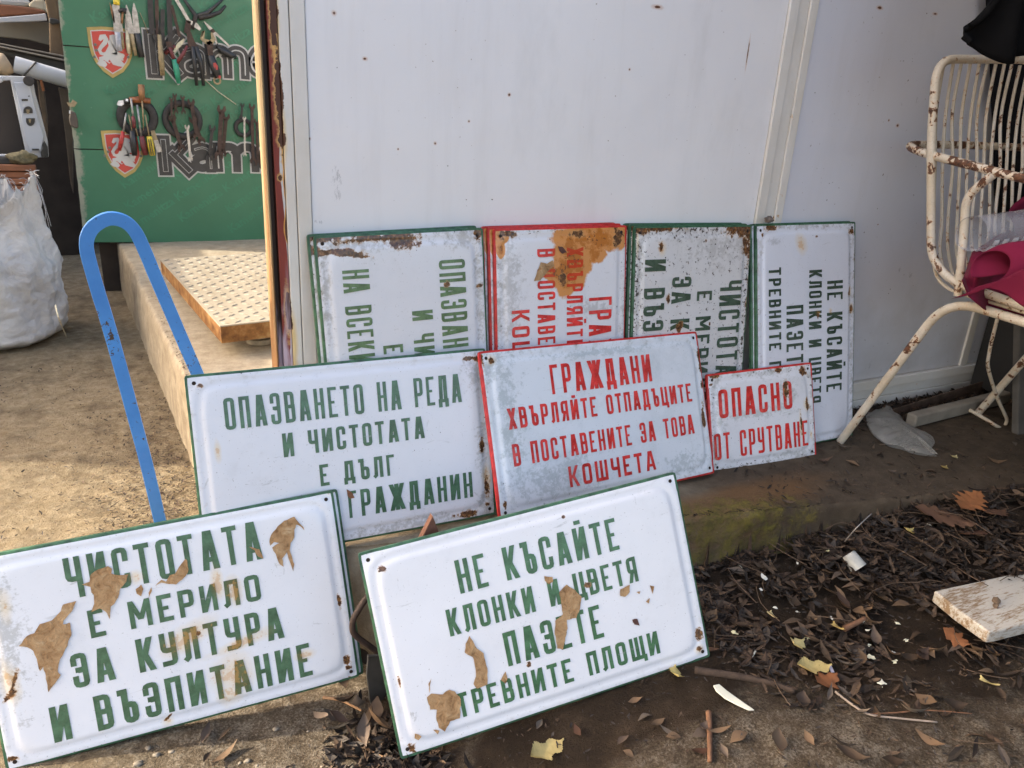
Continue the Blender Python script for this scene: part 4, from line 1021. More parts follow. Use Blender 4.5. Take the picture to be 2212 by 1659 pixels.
tool('pliers', 'black handled pliers hanging in the middle of the upper row', 'pliers', (1385, 300), [('head', [(1345,235),(1360,300),(1385,345)], [26,44,50], 'rust'), ('handle', [(1375,335),(1385,450),(1402,612)], [30,28,20], 'black', dict(R8)), ('handle', [(1395,335),(1432,450),(1450,612)], [30,28,20], 'black', dict(R8))], y=y3)
tool('pliers', 'pliers with one teal green handle and one dark red handle', 'pliers', (1225, 350), [('head', [(1200,300),(1215,350)], [30,40], 'rust'), ('handle', [(1240,425),(1258,500),(1275,598)], [32,40,26], 'green', dict(R8)), ('arm', [(1210,340),(1240,430)], [22,22], 'dred', dict(R8)), ('handle', [(1260,450),(1300,395),(1335,330)], [26,22,14], 'dred', dict(R8))], y=y3)
tool('paring_knife', 'small folded knife with orange and pale blade above the green handle', 'knife', (1280, 330), [('blade', [(1240,372),(1280,320),(1315,280)], [10,26,6], 'cream'), ('handle', [(1180,385),(1215,350),(1250,330)], [24,26,20], 'dred', dict(R8))], y=y2)
tool('black_pouch', 'crumpled black rubber strap hanging over the upper lettering', 'strap', (1600, 380), [('strap', [(1545,330),(1600,372),(1650,398),(1690,405)], [16,46,44,10], 'black', dict(R8)), ('strap', [(1640,400),(1560,350),(1535,260)], [10,12,8], 'dark', dict(R8))], y=y2)
tool('string', 'thin pale string slanting down across the board', 'string', (1570, 640), [('strand', [(1455,560),(1560,655),(1690,748)], 6, 'cream', dict(R8))], y=GY-.008)
tool('string', 'thin pale string hanging left of the upper lettering', 'string', (1030, 180), [('strand', [(1000,90),(1035,170),(1058,238)], 4, 'tan', dict(R8))], y=GY-.008)
# second row
ringtool('ring_magnet', 'grey ring magnet behind the screwdrivers', 985, 840, 84, 46, 'dark')
tool('awl', 'wooden handled awl standing upright above the ring magnet', 'awl', (1010, 700), [('handle', [(1007,604),(1010,660),(1013,712)], [38,40,32], 'wood', dict(R8)), ('shaft', [(1014,712),(1020,820),(1024,930)], [10,8,5], 'brass', dict(R8))], y=y3)
tool('gimlet', 'brown cross handle lying level behind the awl', 'gimlet', (1000, 718), [('handle', [(925,716),(1000,712),(1075,722)], [38,40,34], 'orange', dict(R8))], y=GY-.028)
tool('putty_knife', 'small white tipped blade with black shank left of the awl', 'knife', (870, 735), [('blade', [(838,748),(858,738),(886,728)], [6,34,22], 'white'), ('handle', [(884,728),(932,726)], [34,34], 'black', dict(R8)), ('eye', [(898,712),(915,716)], 14, 'white', dict(dy=.012))], y=y2)
SD = [('screwdriver with bright red handle, leftmost under the awl', [(902,806),(880,940)], 11, [(879,938),(868,1000),(852,1072)], 'silver', 'red', 28),
      ('screwdriver with dark brown handle between the red ones', [(920,818),(942,935)], 8, [(942,932),(952,1020),(962,1108)], 'tan', 'black', 40),
      ('small screwdriver with orange tip and dark red middle', [(935,700),(945,790),(950,830)], 12, [(948,828),(955,870),(958,912)], 'silver', 'dred', 26),
      ('thin screwdriver with narrow green handle', [(962,880),(984,972)], 8, [(985,972),(995,1020),(1002,1075)], 'tan', 'green', 16),
      ('long silver screwdriver with thick dark red handle', [(978,748),(1008,972)], 13, [(1010,972),(1024,1040),(1040,1104)], 'silver', 'dred', 42),
      ('screwdriver with yellow and black handle', [(1036,818),(1064,972)], 8, [(1064,972),(1075,1040),(1088,1106)], 'tan', 'yellow', 40)]
for i, (lb, sp, sw, hp, sm, hm_, hw) in enumerate(SD):
    r = tool('screwdriver', lb, 'screwdriver', hp[0], [('shaft', sp, sw, sm, dict(R8)), ('handle', hp, [hw*.8, hw, hw*.85], hm_, dict(R8))], group='screwdrivers on the ring magnet', y=GY-.04-.004*(i % 3))
    if hm_ == 'yellow':
        for dx in (-9, 7): bar(r, 'grip_stripe', [(1066+dx,990),(1086+dx,1100)], 5, TM['black'], y0=GY-.04-.004*(i % 3)-.018)
tool('utility_knife', 'tan and metal folding knife right of the yellow handle', 'knife', (1110, 1000), [('handle', [(1090,932),(1112,1010),(1120,1050)], [24,30,30], 'tan'), ('blade', [(1112,1000),(1140,1084)], [26,32], 'silver', dict(dy=.006))], y=y2)
ringtool('ring_magnet', 'brown rusty ring magnet behind the wrenches', 1308, 860, 90, 36, 'dark')
def wrench(lb, pts, w, m_, y=GY-.03, mouth=True, group='wrenches hanging on the board'):
    a, b = Vector(pts[0]), Vector(pts[-1]); d = (b-a).normalized(); n = Vector((-d.y, d.x)); hw = w*1.55
    parts = [('shank', pts, w*.8, m_)]
    for (p, dd) in ((a, -d), (b, d)):
        c0 = p
        parts.append(('jaw', [tuple(c0-dd*w*.2), tuple(c0+n*hw*.42+dd*w*.6), tuple(c0+n*hw*.40+dd*w*1.45)], [w*.9, w*.62, w*.3], m_))
        parts.append(('jaw', [tuple(c0-dd*w*.2), tuple(c0-n*hw*.42+dd*w*.6), tuple(c0-n*hw*.40+dd*w*1.3)], [w*.9, w*.62, w*.3], m_, dict(dy=.001)))
    tool('wrench', lb, 'wrench', pts[0], parts, group=group, y=y)
wrench('thin rusty open wrench at the top left of the brown ring', [(1248,690),(1256,790)], 17, 'rust', GY-.03)
wrench('thin rusty open wrench at the top centre of the brown ring', [(1303,705),(1308,790)], 17, 'rust', GY-.034)
wrench('large rusty open wrench slanting over the right of the brown ring', [(1366,745),(1400,960)], 28, 'rust', GY-.038)
wrench('short rusty wrench left edge of the brown ring', [(1222,715),(1224,830)], 16, 'rust', GY-.042)
wrench('long rusty wrench slanting down from the left of the brown ring', [(1235,860),(1290,1040)], 30, 'rust', GY-.028)
wrench('long rusty wrench slanting down from the right of the brown ring', [(1385,870),(1432,990)], 30, 'rust', GY-.026)
wrench('bright silver combination wrench in the middle of the board', [(1333,915),(1345,1020),(1353,1120)], 19, 'silver', GY-.055)
wrench('large rusty double wrench with raised numbers', [(1575,800),(1560,1085)], 34, 'rust', GY-.05)
wrench('rusty wrench behind the large double one', [(1612,850),(1592,1080)], 28, 'rust', GY-.03)
wrench('dark narrow wrench left of the large double one', [(1512,930),(1495,1110)], 26, 'dark', GY-.032)
wrench('chrome handled ring wrench near the batten', [(1728,760),(1722,830)], 16, 'dark', GY-.03)
wrench('long bright wrench hanging near the batten', [(1738,850),(1742,1095)], 13, 'silver', GY-.05)
wrench('long rusty ring wrench right beside the batten', [(1795,775),(1803,1130)], 24, 'rust', GY-.04)
wrench('dark rusty wrench half hidden by the batten', [(1832,880),(1838,1150)], 22, 'rust', GY-.034)
ringtool('ring_magnet', 'grey ring magnet behind the wrenches next to the batten', 1745, 915, 44, 24, 'dark')

# ================================================================== DIAMOND PLATE PLATFORM
def mat_plate():
    t = NT('yellowed_white_paint_steel', .5, .4); n = t.noise(6, 6, .65); n2 = t.noise(60, 5, .65)
    c = t.ramp(n, [(.3, (.19, .16, .115)), (.6, (.245, .215, .165)), (.8, (.21, .165, .105))])
    c = t.mix(t.rng(n2, .60, .70), c, (.30, .19, .09)); t.col(c); t.bump(n2, .2, .001); return t.m
def mat_platerust():
    t = NT('rusty_plate_edge', .8, .2); n = t.noise(26, 6, .65); c = t.ramp(n, [(.3, (.07, .03, .012)), (.5, (.17, .08, .025)), (.7, (.26, .165, .07))]); t.col(c); t.bump(n, .5, .003); return t.m
ZPL = .10
A = at_z(475, 704, ZPL); B = at_z(345, 560, ZPL); D = at_z(582, 692, ZPL)
dirx = (D-A).normalized(); diry = (B-A).normalized(); LX = .95; LY = (B-A).length
plate = empty('weighing_platform', (A.x, A.y, 0), 'low steel platform with raised tread pattern and rusty orange edge', 'platform scale')
def pp(mb, name, mat, bev=0): 
    o = mb.build(name, mat); o.parent = plate; o.matrix_parent_inverse = Matrix.Translation(-Vector(plate.location))
    if bev: bevel(o, bev, 2)
    return o
def q3(x, y, z): p = Vector((A.x, A.y, 0))+Vector((dirx.x, dirx.y, 0))*x+Vector((diry.x, diry.y, 0))*y; return Vector((p.x, p.y, z))
m = MB(); m.hexa([q3(0,0,ZPL-.004), q3(LX,0,ZPL-.004), q3(LX,LY,ZPL-.004), q3(0,LY,ZPL-.004), q3(0,0,ZPL), q3(LX,0,ZPL), q3(LX,LY,ZPL), q3(0,LY,ZPL)]); pp(m, 'tread_plate', mat_plate())
MPR = mat_platerust(); MPP = bpy.data.materials['yellowed_white_paint_steel']
m = MB(); m.hexa([q3(.002,.002,ZPL-.055), q3(LX,.002,ZPL-.055), q3(LX,.03,ZPL-.055), q3(.002,.03,ZPL-.055), q3(.002,.002,ZPL-.0045), q3(LX,.002,ZPL-.0045), q3(LX,.03,ZPL-.0045), q3(.002,.03,ZPL-.0045)]); pp(m, 'front_rim', MPR)
m = MB(); m.hexa([q3(.002,.031,ZPL-.055), q3(.03,.031,ZPL-.055), q3(.03,LY,ZPL-.055), q3(.002,LY,ZPL-.055), q3(.002,.031,ZPL-.0045), q3(.03,.031,ZPL-.0045), q3(.03,LY,ZPL-.0045), q3(.002,LY,ZPL-.0045)]); pp(m, 'side_rim', MPR)
mb = MB(); st = .037
for j in range(int(LY/st)):
    for i in range(int(LX/st)):
        x = .02+i*st; y = .02+j*st; a = R_(38) if (i+j) % 2 else R_(-38); l, w_ = .0165, .0030
        ca, sa = math.cos(a), math.sin(a)
        pts = [(-l, 0), (0, -w_), (l, 0), (0, w_)]
        P = [q3(x+px*ca-py*sa, y+px*sa+py*ca, ZPL+.0002) for px, py in pts]; tp = [q3(x+px*.5*ca-py*.4*sa, y+px*.5*sa+py*.4*ca, ZPL+.0030) for px, py in pts]
        mb.add(P+tp, [(0,1,5,4),(1,2,6,5),(2,3,7,6),(3,0,4,7),(4,5,6,7)])
o = pp(mb, 'tread_lug', MPP); o['kind'] = 'stuff'
M_FOOT = simple('old_rubber_foot', (.20, .17, .12), .8, .3, 40)
for fx, fy in ((.14, .10), (.14, LY-.15), (LX-.1, .1)):
    p = q3(fx, fy, 0); m = MB(); m.tube([p+Vector((0,0,.004)), p+Vector((0,0,.018)), p+Vector((0,0,.02)), p+Vector((0,0,.045))], [.042, .040, .028, .026], 18); pp(m, 'foot', M_FOOT)
# low concrete sill under the green board + block left of the platform
m = MB(); m.box((.10, 4.02, .002), (1.6, 4.13, .010)); 
# ================================================================== BLUE HANDLE (bent flat bar)
def mat_blue():
    t = NT('blue_paint', .4, .5); n = t.noise(9, 6, .65); n2 = t.noise(80, 5, .7)
    c = t.ramp(n, [(.3, (.040, .20, .55)), (.7, (.065, .27, .66))]); c = t.mix(t.rng(t.mth('ADD', t.mth('MULTIPLY', n2, .7), t.mth('MULTIPLY', n, .4)), .635, .65), c, (.06, .04, .03))
    t.col(c); t.bump(n2, .1, .001); return t.m
HY = 1.52
hp = [(345,1135),(300,990),(262,860),(222,720),(196,620),(180,560),(174,520),(185,482),(212,460),(245,458),(280,472),(305,505),(325,545),(355,615),(388,690),(425,790),(440,830)]
hin = [(None)]
cl = [(328,1010+120)]
# centre line of the 22 px wide band
ctr = [(347,1130),(316,1000),(288,895),(262,800),(236,708),(212,630),(196,575),(187,535),(190,508),(206,486),(236,472),(268,478),(292,500),(312,540),(336,598),(366,668),(396,738),(424,802)]
P = [at_y(u, v, HY) for u, v in ctr]
lo = P[0]+(P[0]-P[1]).normalized()*((P[0].z+.235)/abs((P[0]-P[1]).normalized().z)); ro = P[-1]+(P[-1]-P[-2]).normalized()*((P[-1].z-.004)/abs((P[-1]-P[-2]).normalized().z))
P = catmull([lo]+P+[ro], 4)
V = []; F = []; n = len(P); hw = .0112; dp = .007
for i in range(n):
    t_ = (P[min(i+1, n-1)]-P[max(i-1, 0)]); t_ = Vector((t_.x, t_.z)).normalized(); nn = Vector((t_.y, -t_.x))*hw
    for sx, yy in ((1, -dp), (-1, -dp), (-1, dp), (1, dp)): V.append((P[i].x+nn.x*sx, HY+yy, P[i].z+nn.y*sx))
for i in range(n-1):
    for k in range(4): k2 = (k+1) % 4; F.append((4*i+k, 4*i+k2, 4*i+4+k2, 4*i+4+k))
F += [(3, 2, 1, 0), (4*n-4, 4*n-3, 4*n-2, 4*n-1)]
o = meshobj('bent_metal_hoop', V, F, mat_blue()); auto_smooth(o, 40); bevel(o, .001, 2)
tag(o, 'blue painted flat metal hoop standing by the concrete platform', 'metal hoop')

# ================================================================== SACK
def mat_sack():
    t = NT('white_woven_plastic', .6, .3); n = t.noise(5, 6, .65, dist=1.2); n2 = t.noise(26, 5, .65, dist=1.5); wv = t.noise(340, 2)
    c = t.ramp(n, [(.3, (.27, .27, .27)), (.6, (.43, .43, .42))]); xyz = sepxyz(t); c = t.mix(t.rng(xyz[2], .1, -.2, 0, .5), c, (.40, .34, .24))
    t.col(c); t.bump(n, .8, .02); t.bump(n2, .7, .007); t.bump(wv, .3, .002); return t.m
M_SACK = mat_sack()
sack = empty('woven_sack', (-.50, 3.62, -.27), 'bulging white woven plastic sack with frayed open top on the left', 'sack')
def sack_part():
    V = []; F = []; nu, nv = 200, 110
    zt_ = .60
    for j in range(nv+1):
        v = j/nv; z = v*zt_
        prof = .30*(1-.10*v)*(1-math.exp(-v*14))**.5*(1 if v < .55 else 1-.42*sst(v, .55, 1.0))
        prof = .31*math.sqrt(max(0, 1-(1-min(1, v*9))**2))*(1-.33*sst(v, .45, .95))
        for i in range(nu):
            a = 2*math.pi*i/nu
            fold = .018*math.sin(a*9+3*v+2*nz(a*1.2, v*2))*sst(v, .3, 1.0)+.045*fbm(math.cos(a)*1.1, math.sin(a)*1.1, v*1.8, 1.4, 4)+.012*fbm(math.cos(a)*3, math.sin(a)*3, v*9, 2, 3)
            cz = 1-abs(fbm(math.cos(a)*1.6+v*.9, math.sin(a)*1.6, v*.7, 2.0, 2))*3.2; cz2 = 1-abs(fbm(math.cos(a)*2+v*1.4, math.sin(a)*2-v, v*1.0+5, 3.0, 2))*3.5
            fold = fold*.9+.010*max(0, cz)**2+.004*max(0, cz2)**2
            r = prof+fold*min(1, prof*6)
            zz = z+(.09*nz(math.cos(a)*1.5, math.sin(a)*1.5, 4)+.03*nz(math.cos(a)*5, math.sin(a)*5, 4)) * sst(v, .6, 1)
            V.append((r*math.cos(a)*1.0+.05*sst(v, .5, 1), r*math.sin(a)*.85, zz))
    for j in range(nv):
        for i in range(nu): a, b = j*nu+i, j*nu+(i+1) % nu; F.append((a, b, b+nu, a+nu))
    # inside fold
    base = len(V)
    for k in range(1, 14):
        for i in range(nu):
            v0 = Vector(V[nv*nu+i]); c = Vector((.05, 0, v0.z)); q = k/13; r = 1-.10*min(1, q*3); p = c+(v0-c)*r
            V.append((p.x, p.y, v0.z-q*.30+.01*math.sin(q*3)))
    for k in range(13):
        a0 = nv*nu if k == 0 else base+(k-1)*nu; b0 = base+k*nu
        for i in range(nu): i2 = (i+1) % nu; F.append((a0+i, a0+i2, b0+i2, b0+i))
    o = meshobj('bag_body', V, F, M_SACK, sack, smooth=True)
    mb = MB(); rnd = random.Random(5)
    for i in range(150):
        k = rnd.randrange(nu); p = Vector(V[nv*nu+k]); d = Vector((rnd.uniform(-1, 1), rnd.uniform(-1, .4), rnd.uniform(-.6, 1)))*.03
        mb.tube([p, p+d*.5+Vector((0, 0, .004)), p+d+Vector((0, 0, -.008))], .0009, 3, cap=False)
    for i in range(26):
        k = rnd.randrange(nu); p = Vector(V[nv*nu+k])*1.01; L_ = rnd.uniform(.1, .4)
        mb.tube([p, p+Vector((.02, -.02, -L_*.4)), p+Vector((.02+rnd.uniform(-.03, .03), -.035, -L_))], .0008, 3, cap=False)
    f_ = mb.build('frayed_thread', M_SACK, sack); f_['kind'] = 'stuff'
sack_part()
# string trailing from the sack
a = at_z(133, 690, -.05); b = at_z(147, 722, -.24)
m = MB(); m.tube(catmull([at_y(120, 660, 3.1), at_y(128, 690, 3.05), at_z(144, 728, -.24)], 6), .0022, 5); tag(m.build('loose_string', TM['cream']), 'white string trailing from the sack onto the ground', 'string')

# ================================================================== LEFT CLUTTER
M_DKW = simple('dark_shed_wood', (0.0324, 0.0238, 0.0173), .9, .5, 5, .4)
M_BRN = simple('weathered_brown_wood', (0.1584, 0.1080, 0.0612), .85, .35, 9, .4)
M_ORW = simple('orange_stained_wood', (0.1872, 0.0720, 0.0324), .7, .35, 7, .3)
M_BEIGE = simple('beige_sheet', (0.1944, 0.1656, 0.1152), .7, .15, 4, .1)
M_VWHITE = simple('chalky_white_paint', (0.4320, 0.4392, 0.4464), .5, .08, 6, .05)
M_DKMET = simple('dark_metal', (0.0360, 0.0338, 0.0288), .6, .4, 8, .2)
def px_prism(name, f, pts, y, th, mat, label, cat, bev=.004):
    P = [gp(f, *q, yy=y) for q in pts]; c = sum(P, Vector())/len(P)
    m = MB(); m.prism([p-c for p in P], (0, th, 0)); o = m.build(name, mat); o.location = c
    if bev: bevel(o, bev, 2)
    return tag(o, label, cat) if label else o
# back wall of the yard shed
m = MB()
m.box((-3.2, 5.55, -.3), (.25, 5.6, 2.2)); o = m.build('shed_wall', M_DKW); tag(o, 'dark board wall at the back of the cluttered yard', 'wall')
def cav(u0, v0, u1, v1): return [(u0, v0), (u1, v0), (u1, v1), (u0, v1)]
px_prism('padded_cushion', cA, [(-60, -60), (380, -60), (430, 30), (440, 100), (200, 90), (-60, 65)], 5.0, .22, simple('pale_foam', (.55, .54, .50), .8, .15, 6, .4), 'pale lumpy cushion at the top left corner', 'cushion', .03)
px_prism('foam_block', cA, [(420, 60), (500, -10), (640, -20), (665, 90), (680, 165), (560, 130), (430, 105)], 4.95, .18, simple('yellowed_foam', (.55, .48, .33), .9, .3, 14, .6), 'yellowish crumbling foam block beside the cushion', 'foam', .02)
px_prism('curved_wood_rail', cA, [(-60, 60), (200, 78), (480, 115), (640, 145), (685, 185), (560, 215), (300, 225), (-60, 255)], 4.85, .07, M_ORW, 'brown varnished curved wooden rail at upper left', 'rail', .01)
px_prism('white_panel_strip', cA, [(-60, 262), (430, 222), (672, 198), (695, 305), (430, 322), (-60, 335)], 4.8, .03, M_VWHITE, 'white metal strip under the curved wooden rail', 'panel')
px_prism('beige_sheet', cA, [(-60, 336), (430, 324), (735, 318), (725, 670), (420, 590), (-60, 540)], 4.9, .02, M_BEIGE, 'dull beige sheet behind the beams at upper left', 'sheet')
px_prism('wooden_post', cA, [(650, -80), (835, -80), (880, 280), (945, 840), (735, 790), (725, 330)], 4.72, .08, M_BRN, 'weathered wooden post next to the green board', 'post', .006)
px_prism('tar_cap', cA, [(725, 262), (800, 270), (880, 305), (888, 345), (780, 365), (725, 340)], 4.68, .03, M_DKMET, 'dark clamp tied round the wooden post', 'clamp', .008)
for k, (o0, o1, lb) in enumerate(((0, 26, 'upper of the thin dark grey rails crossing the left clutter'), (40, 72, 'lower of the thin dark grey rails crossing the left clutter'))):
    px_prism('metal_rail', cA, [(-60, 625+o0), (975, 825+o0+k*18), (975, 825+o1+k*12), (-60, 625+o1-6)], 4.6-.02*k, .04, simple('grey_rail', (.17, .15, .12), .6, .2, 20, .1) if k == 0 else bpy.data.materials['grey_rail'], lb, 'rail')
px_prism('dark_beam', cA, [(-60, 700), (980, 905), (1005, 1105), (480, 950), (-60, 790)], 4.62, .12, M_DKMET, 'broad dark beam above the white pipe', 'beam', .01)
# white square pipe
pa = gp(cA, 215, 950, 4.5); pb_ = gp(cA, 1060, 1195, 4.5)
m = MB(); m.tube([pa, pb_], .037, 20); o = m.build('white_pipe', M_VWHITE, smooth=True); auto_smooth(o, 40); tag(o, 'thick white pipe slanting down to the green board', 'pipe')
m = MB(); c_ = gp(cA, 440, 1025, 4.49); d_ = (pb_-pa).normalized()
m.tube([c_+Vector((0, -.038*math.cos(a), 0))*1.0+Vector((-d_.z, 0, d_.x))*.039*math.sin(a)+d_*.02*math.sin(a) for a in [k*6.283/20 for k in range(20)]], .004, 6, closed=True); tag(m.build('cable_tie', M_DKMET), 'dark cable looped round the white pipe', 'cable')
pj = gp(cA, -80, 930, 4.5); m = MB(); m.tube([pj, gp(cA, 60, 960, 4.5), pa+(pb_-pa).normalized()*-.02], [.045, .050, .042], 14); o = m.build('pipe_joint', simple('tan_tape', (.26, .20, .13), .7, .3, 12, .3), smooth=True); tag(o, 'tan taped joint at the left end of the white pipe', 'joint')
# white pressed door panel with cut-outs
door = empty('vehicle_panel', gp(cA, 430, 1500, 4.40), 'white pressed metal car panel strip with D shaped holes, leaning', 'car panel')
def pd(mb, name, mat, bev=.003):
    o = mb.build(name, mat) if isinstance(mb, MB) else mb
    o.parent = door; o.matrix_parent_inverse = Matrix.Translation(-Vector(door.location)); bevel(o, bev, 2); return o
AB = lambda y: y+ (350-0)/ (330/1369.)  # cB y -> cA y
outer = [(-60, 1118), (380, 1128), (480, 1150), (520, 1380), (610, AB(260)), (705, AB(640)), (720, AB(870)), (435, AB(880)), (382, AB(810)), (300, AB(430)), (210, 0+AB(0)), (150, 1185), (-60, 1200)]
m = MB(); m.prism([gp(cA, *q, yy=4.40) for q in outer], (0, .018, 0)); pd(m, 'outer_skin', M_VWHITE)
inner = [(205, 1215), (430, 1215), (455, 1290), (500, 1500), (570, AB(330)), (650, AB(560)), (600, AB(790)), (450, AB(790)), (385, AB(640)), (300, AB(200))]
m = MB(); m.prism([gp(cA, *q, yy=4.388) for q in inner], (0, .011, 0)); pd(m, 'raised_rib', simple('cool_white_paint', (0.4032, 0.4248, 0.4608), .45, .06, 6, .03))
def cut(pts, th=.004): 
    m = MB(); m.prism([gp(cA, *q, yy=4.384) for q in pts], (0, th, 0)); o = pd(m, 'cut_out', M_DKMET, .0008)
def dpts(cx_, cy_, w, h, up=True):
    out = []
    for k in range(13):
        a = math.pi*k/12; out.append((cx_+w*math.cos(a), cy_+(-1 if up else 1)*h*math.sin(a)*1.0))
    return out+([(cx_-w, cy_+h*.55), (cx_+w, cy_+h*.55)] if up else [(cx_-w, cy_-h*.55), (cx_+w, cy_-h*.55)])
cut([(318, 1462), (410, 1462), (414, 1492), (322, 1492)]); cut(dpts(427, 1427, 14, 16)[:13])
cut(dpts(414, AB(185), 68, 66)); cut(dpts(450, AB(335), 66, 74, False))
for pts in ([(385, AB(165)), (440, AB(168)), (432, AB(228)), (398, AB(228))], [(420, AB(305)), (460, AB(308)), (452, AB(370)), (434, AB(365))]):
    m = MB(); m.prism([gp(cA, *q, yy=4.380) for q in pts], (0, .003, 0)); pd(m, 'latch', TM['tan'], .0008)
cut([(470, AB(745)), (575, AB(745)), (578, AB(773)), (474, AB(773))])
m = MB(); m.prism([gp(cA, *q, yy=4.383) for q in [(655, AB(630)), (705, AB(720)), (716, AB(868)), (610, AB(868)), (600, AB(800)), (632, AB(740)), (625, AB(680))]], (0, .005, 0)); pd(m, 'rust_patch', M_DKMET, .0005)
m = MB(); p = gp(cA, 425, 1195, 4.37); m.tube([p, p+Vector((0, -.02, 0))], .022, 14); pd(m, 'rubber_plug', TM['dark'])
px_prism('wheel_hub', cA, [(-70, 1130), (20, 1120), (50, 1160), (40, 1210), (-10, 1235), (-70, 1215)], 4.36, .03, M_VWHITE, 'small white round fitting at the left edge', 'fitting', .006)
px_prism('dark_car_door', cA, [(-90, 1195), (150, 1190), (215, AB(0)), (385, AB(830)), (-90, AB(830))], 4.55, .05, simple('dark_brown_sheet', (0.0396, 0.0302, 0.0238), .6, .2, 3, .05), 'dark brown door sheet behind the white car panel', 'door', .006)
px_prism('white_bracket', cB, [(-90, 832), (200, 832), (200, 880), (130, 862), (-90, 872)], 4.38, .03, M_VWHITE, 'thin white ledge under the dark door sheet', 'bracket')
px_prism('black_bundle', cB, [(-90, 872), (140, 862), (210, 880), (330, 900), (430, 940), (200, 990), (-90, 985)], 4.34, .12, M_DKMET, 'dark crushed bundle above the red brown boards', 'bundle', .015)
o = lump('dry_grass_tuft', gp(cB, 320, 880, 4.33), .055, simple('straw', (.13, .11, .06), .9, .5, 60, .8), 4, (1, .5, .55)); tag(o, 'dull straw coloured clump below the white car panel', 'clump')
rb = empty('red_brown_boards', gp(cB, 250, 1200, 4.30), 'stack of red brown boards above the white sack', 'boards')
for k in range(5):
    y0 = 985+k*100; m = MB(); m.prism([gp(cB, *q, yy=4.30+.012*(k % 2)) for q in [(-90, y0), (520+12*k, y0+4), (530+12*k, y0+94), (-90, y0+92)]], (0, .04, 0)); o = m.build('board', M_ORW); o.parent = rb; o.matrix_parent_inverse = Matrix.Translation(-Vector(rb.location)); bevel(o, .004, 2)
for k, (pts, y, lb) in enumerate((([(860, 1290), (1010, 1320), (1055, 1500), (1075, AB(640)), (1085, AB(1420)), (1040, AB(1250)), (960, AB(500)), (900, AB(60))], 4.5, 'tall brown plank leaning behind the green board edge'),
        ([(545, 1180), (650, 1330), (700, AB(300)), (700, AB(700)), (655, AB(640)), (640, AB(330)), (590, AB(100))], 4.52, 'narrow dull plank leaning right of the white panel'))):
    px_prism('leaning_plank', cA, pts, y, .04, simple('dull_plank', (.10, .075, .052), .9, .3, 8, .3) if k == 0 else bpy.data.materials['dull_plank'], lb, 'plank', .004)
m = MB(); m.tube([gp(cA, 605, 1180, 4.45), gp(cA, 645, 1345, 4.45)], .006, 8); tag(m.build('copper_rod', TM['orange']), 'thin copper coloured rod below the white pipe', 'rod')
px_prism('torn_label', cB, [(985, 60), (1050, 70), (1075, 20), (1145, 65), (1100, 130), (1040, 130), (1010, 105)], GY-.02, .004, TM['tan'], 'torn beige scrap stuck on the edge of the green board', 'paper scrap', .001)
px_prism('dark_wing_mirror', cB, [(1040, 185), (1120, 215), (1150, 330), (1160, 440), (1110, 450), (1040, 400), (1020, 300)], GY-.03, .02, simple('brown_rubber', (.07, .055, .042), .6, .2, 20, .1), 'dark brown flap hanging at the edge of the green board', 'flap', .006)
m = MB(); m.prism([gp(cB, *q, yy=GY-.035) for q in [(1020, 180), (1040, 182), (1040, 226), (1020, 224)]], (0, .004, 0)); tag(m.build('shiny_clip', TM['white']), 'tiny bright clip at the edge of the green board', 'clip')
# dark junk base so that nothing behind shows light
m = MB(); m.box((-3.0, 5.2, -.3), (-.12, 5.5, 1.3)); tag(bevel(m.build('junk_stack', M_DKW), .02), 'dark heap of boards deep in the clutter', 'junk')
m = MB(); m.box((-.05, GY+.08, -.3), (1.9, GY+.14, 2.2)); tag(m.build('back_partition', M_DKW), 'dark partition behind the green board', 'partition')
# added off-frame box, put here to shade the left ground
m = MB(); m.box((-2.3, 3.25, -.2), (-1.9, 5.3, 1.5)); tag(bevel(m.build('added_shade_box', M_VWHITE), .04), 'added white box left of the sack, out of view, shading the ground', 'car body')
# ================================================================== CHAIR
def mat_chair(name, thr):
    t = NT(name, .45, .45); n = t.noise(48, 5, .62, dist=.5); n2 = t.noise(150, 4, .6); n3 = t.noise(9, 4, .6, off=(2, 5, 1)); cr = t.vor(75, 'DISTANCE_TO_EDGE')
    c = t.ramp(n3, [(.3, (.50, .42, .30)), (.6, (.62, .56, .46)), (.8, (.60, .55, .50))])
    c = t.mix(t.mth('MULTIPLY', t.rng(cr, .035, .0), .35), c, (.30, .22, .14))
    v = t.mth('ADD', n, t.mth('MULTIPLY', t.mth('SUBTRACT', n2, .5), .22)); v = t.mth('ADD', v, t.rng(n3, .35, .7, -.05, .06))
    c = t.mix(t.mth('MULTIPLY', t.rng(v, thr-.05, thr), .6), c, (.55, .30, .12))
    c = t.mix(t.rng(v, thr, thr+.012), c, t.ramp(n2, [(.35, (.045, .02, .012)), (.65, (.15, .06, .025))]))
    t.col(c); t.bump(t.rng(v, thr, thr+.012, 1, 0), .6, .001); t.bump(cr, .15, .001); return t.m
M_CH = mat_chair('chipped_cream_paint', .60); M_CHR = mat_chair('heavily_chipped_cream_paint', .50)
chair = empty('garden_chair', (1.879, 1.0, 0), 'white metal rod garden chair with chipped rusty paint by the wall', 'chair')
XC = 1.879
def pc(mb, name, mat=None, smooth=True, label=None, sharp=True):
    o = mb.build(name, mat or M_CH, smooth=smooth); 
    if sharp: auto_smooth(o, 45)
    o.parent = chair; o.matrix_parent_inverse = Matrix.Translation(-Vector(chair.location))
    if label: o['label'] = label
    return o
mx = lambda P: [Vector((2*XC-p[0], p[1], p[2])) for p in P]
RT = .0084
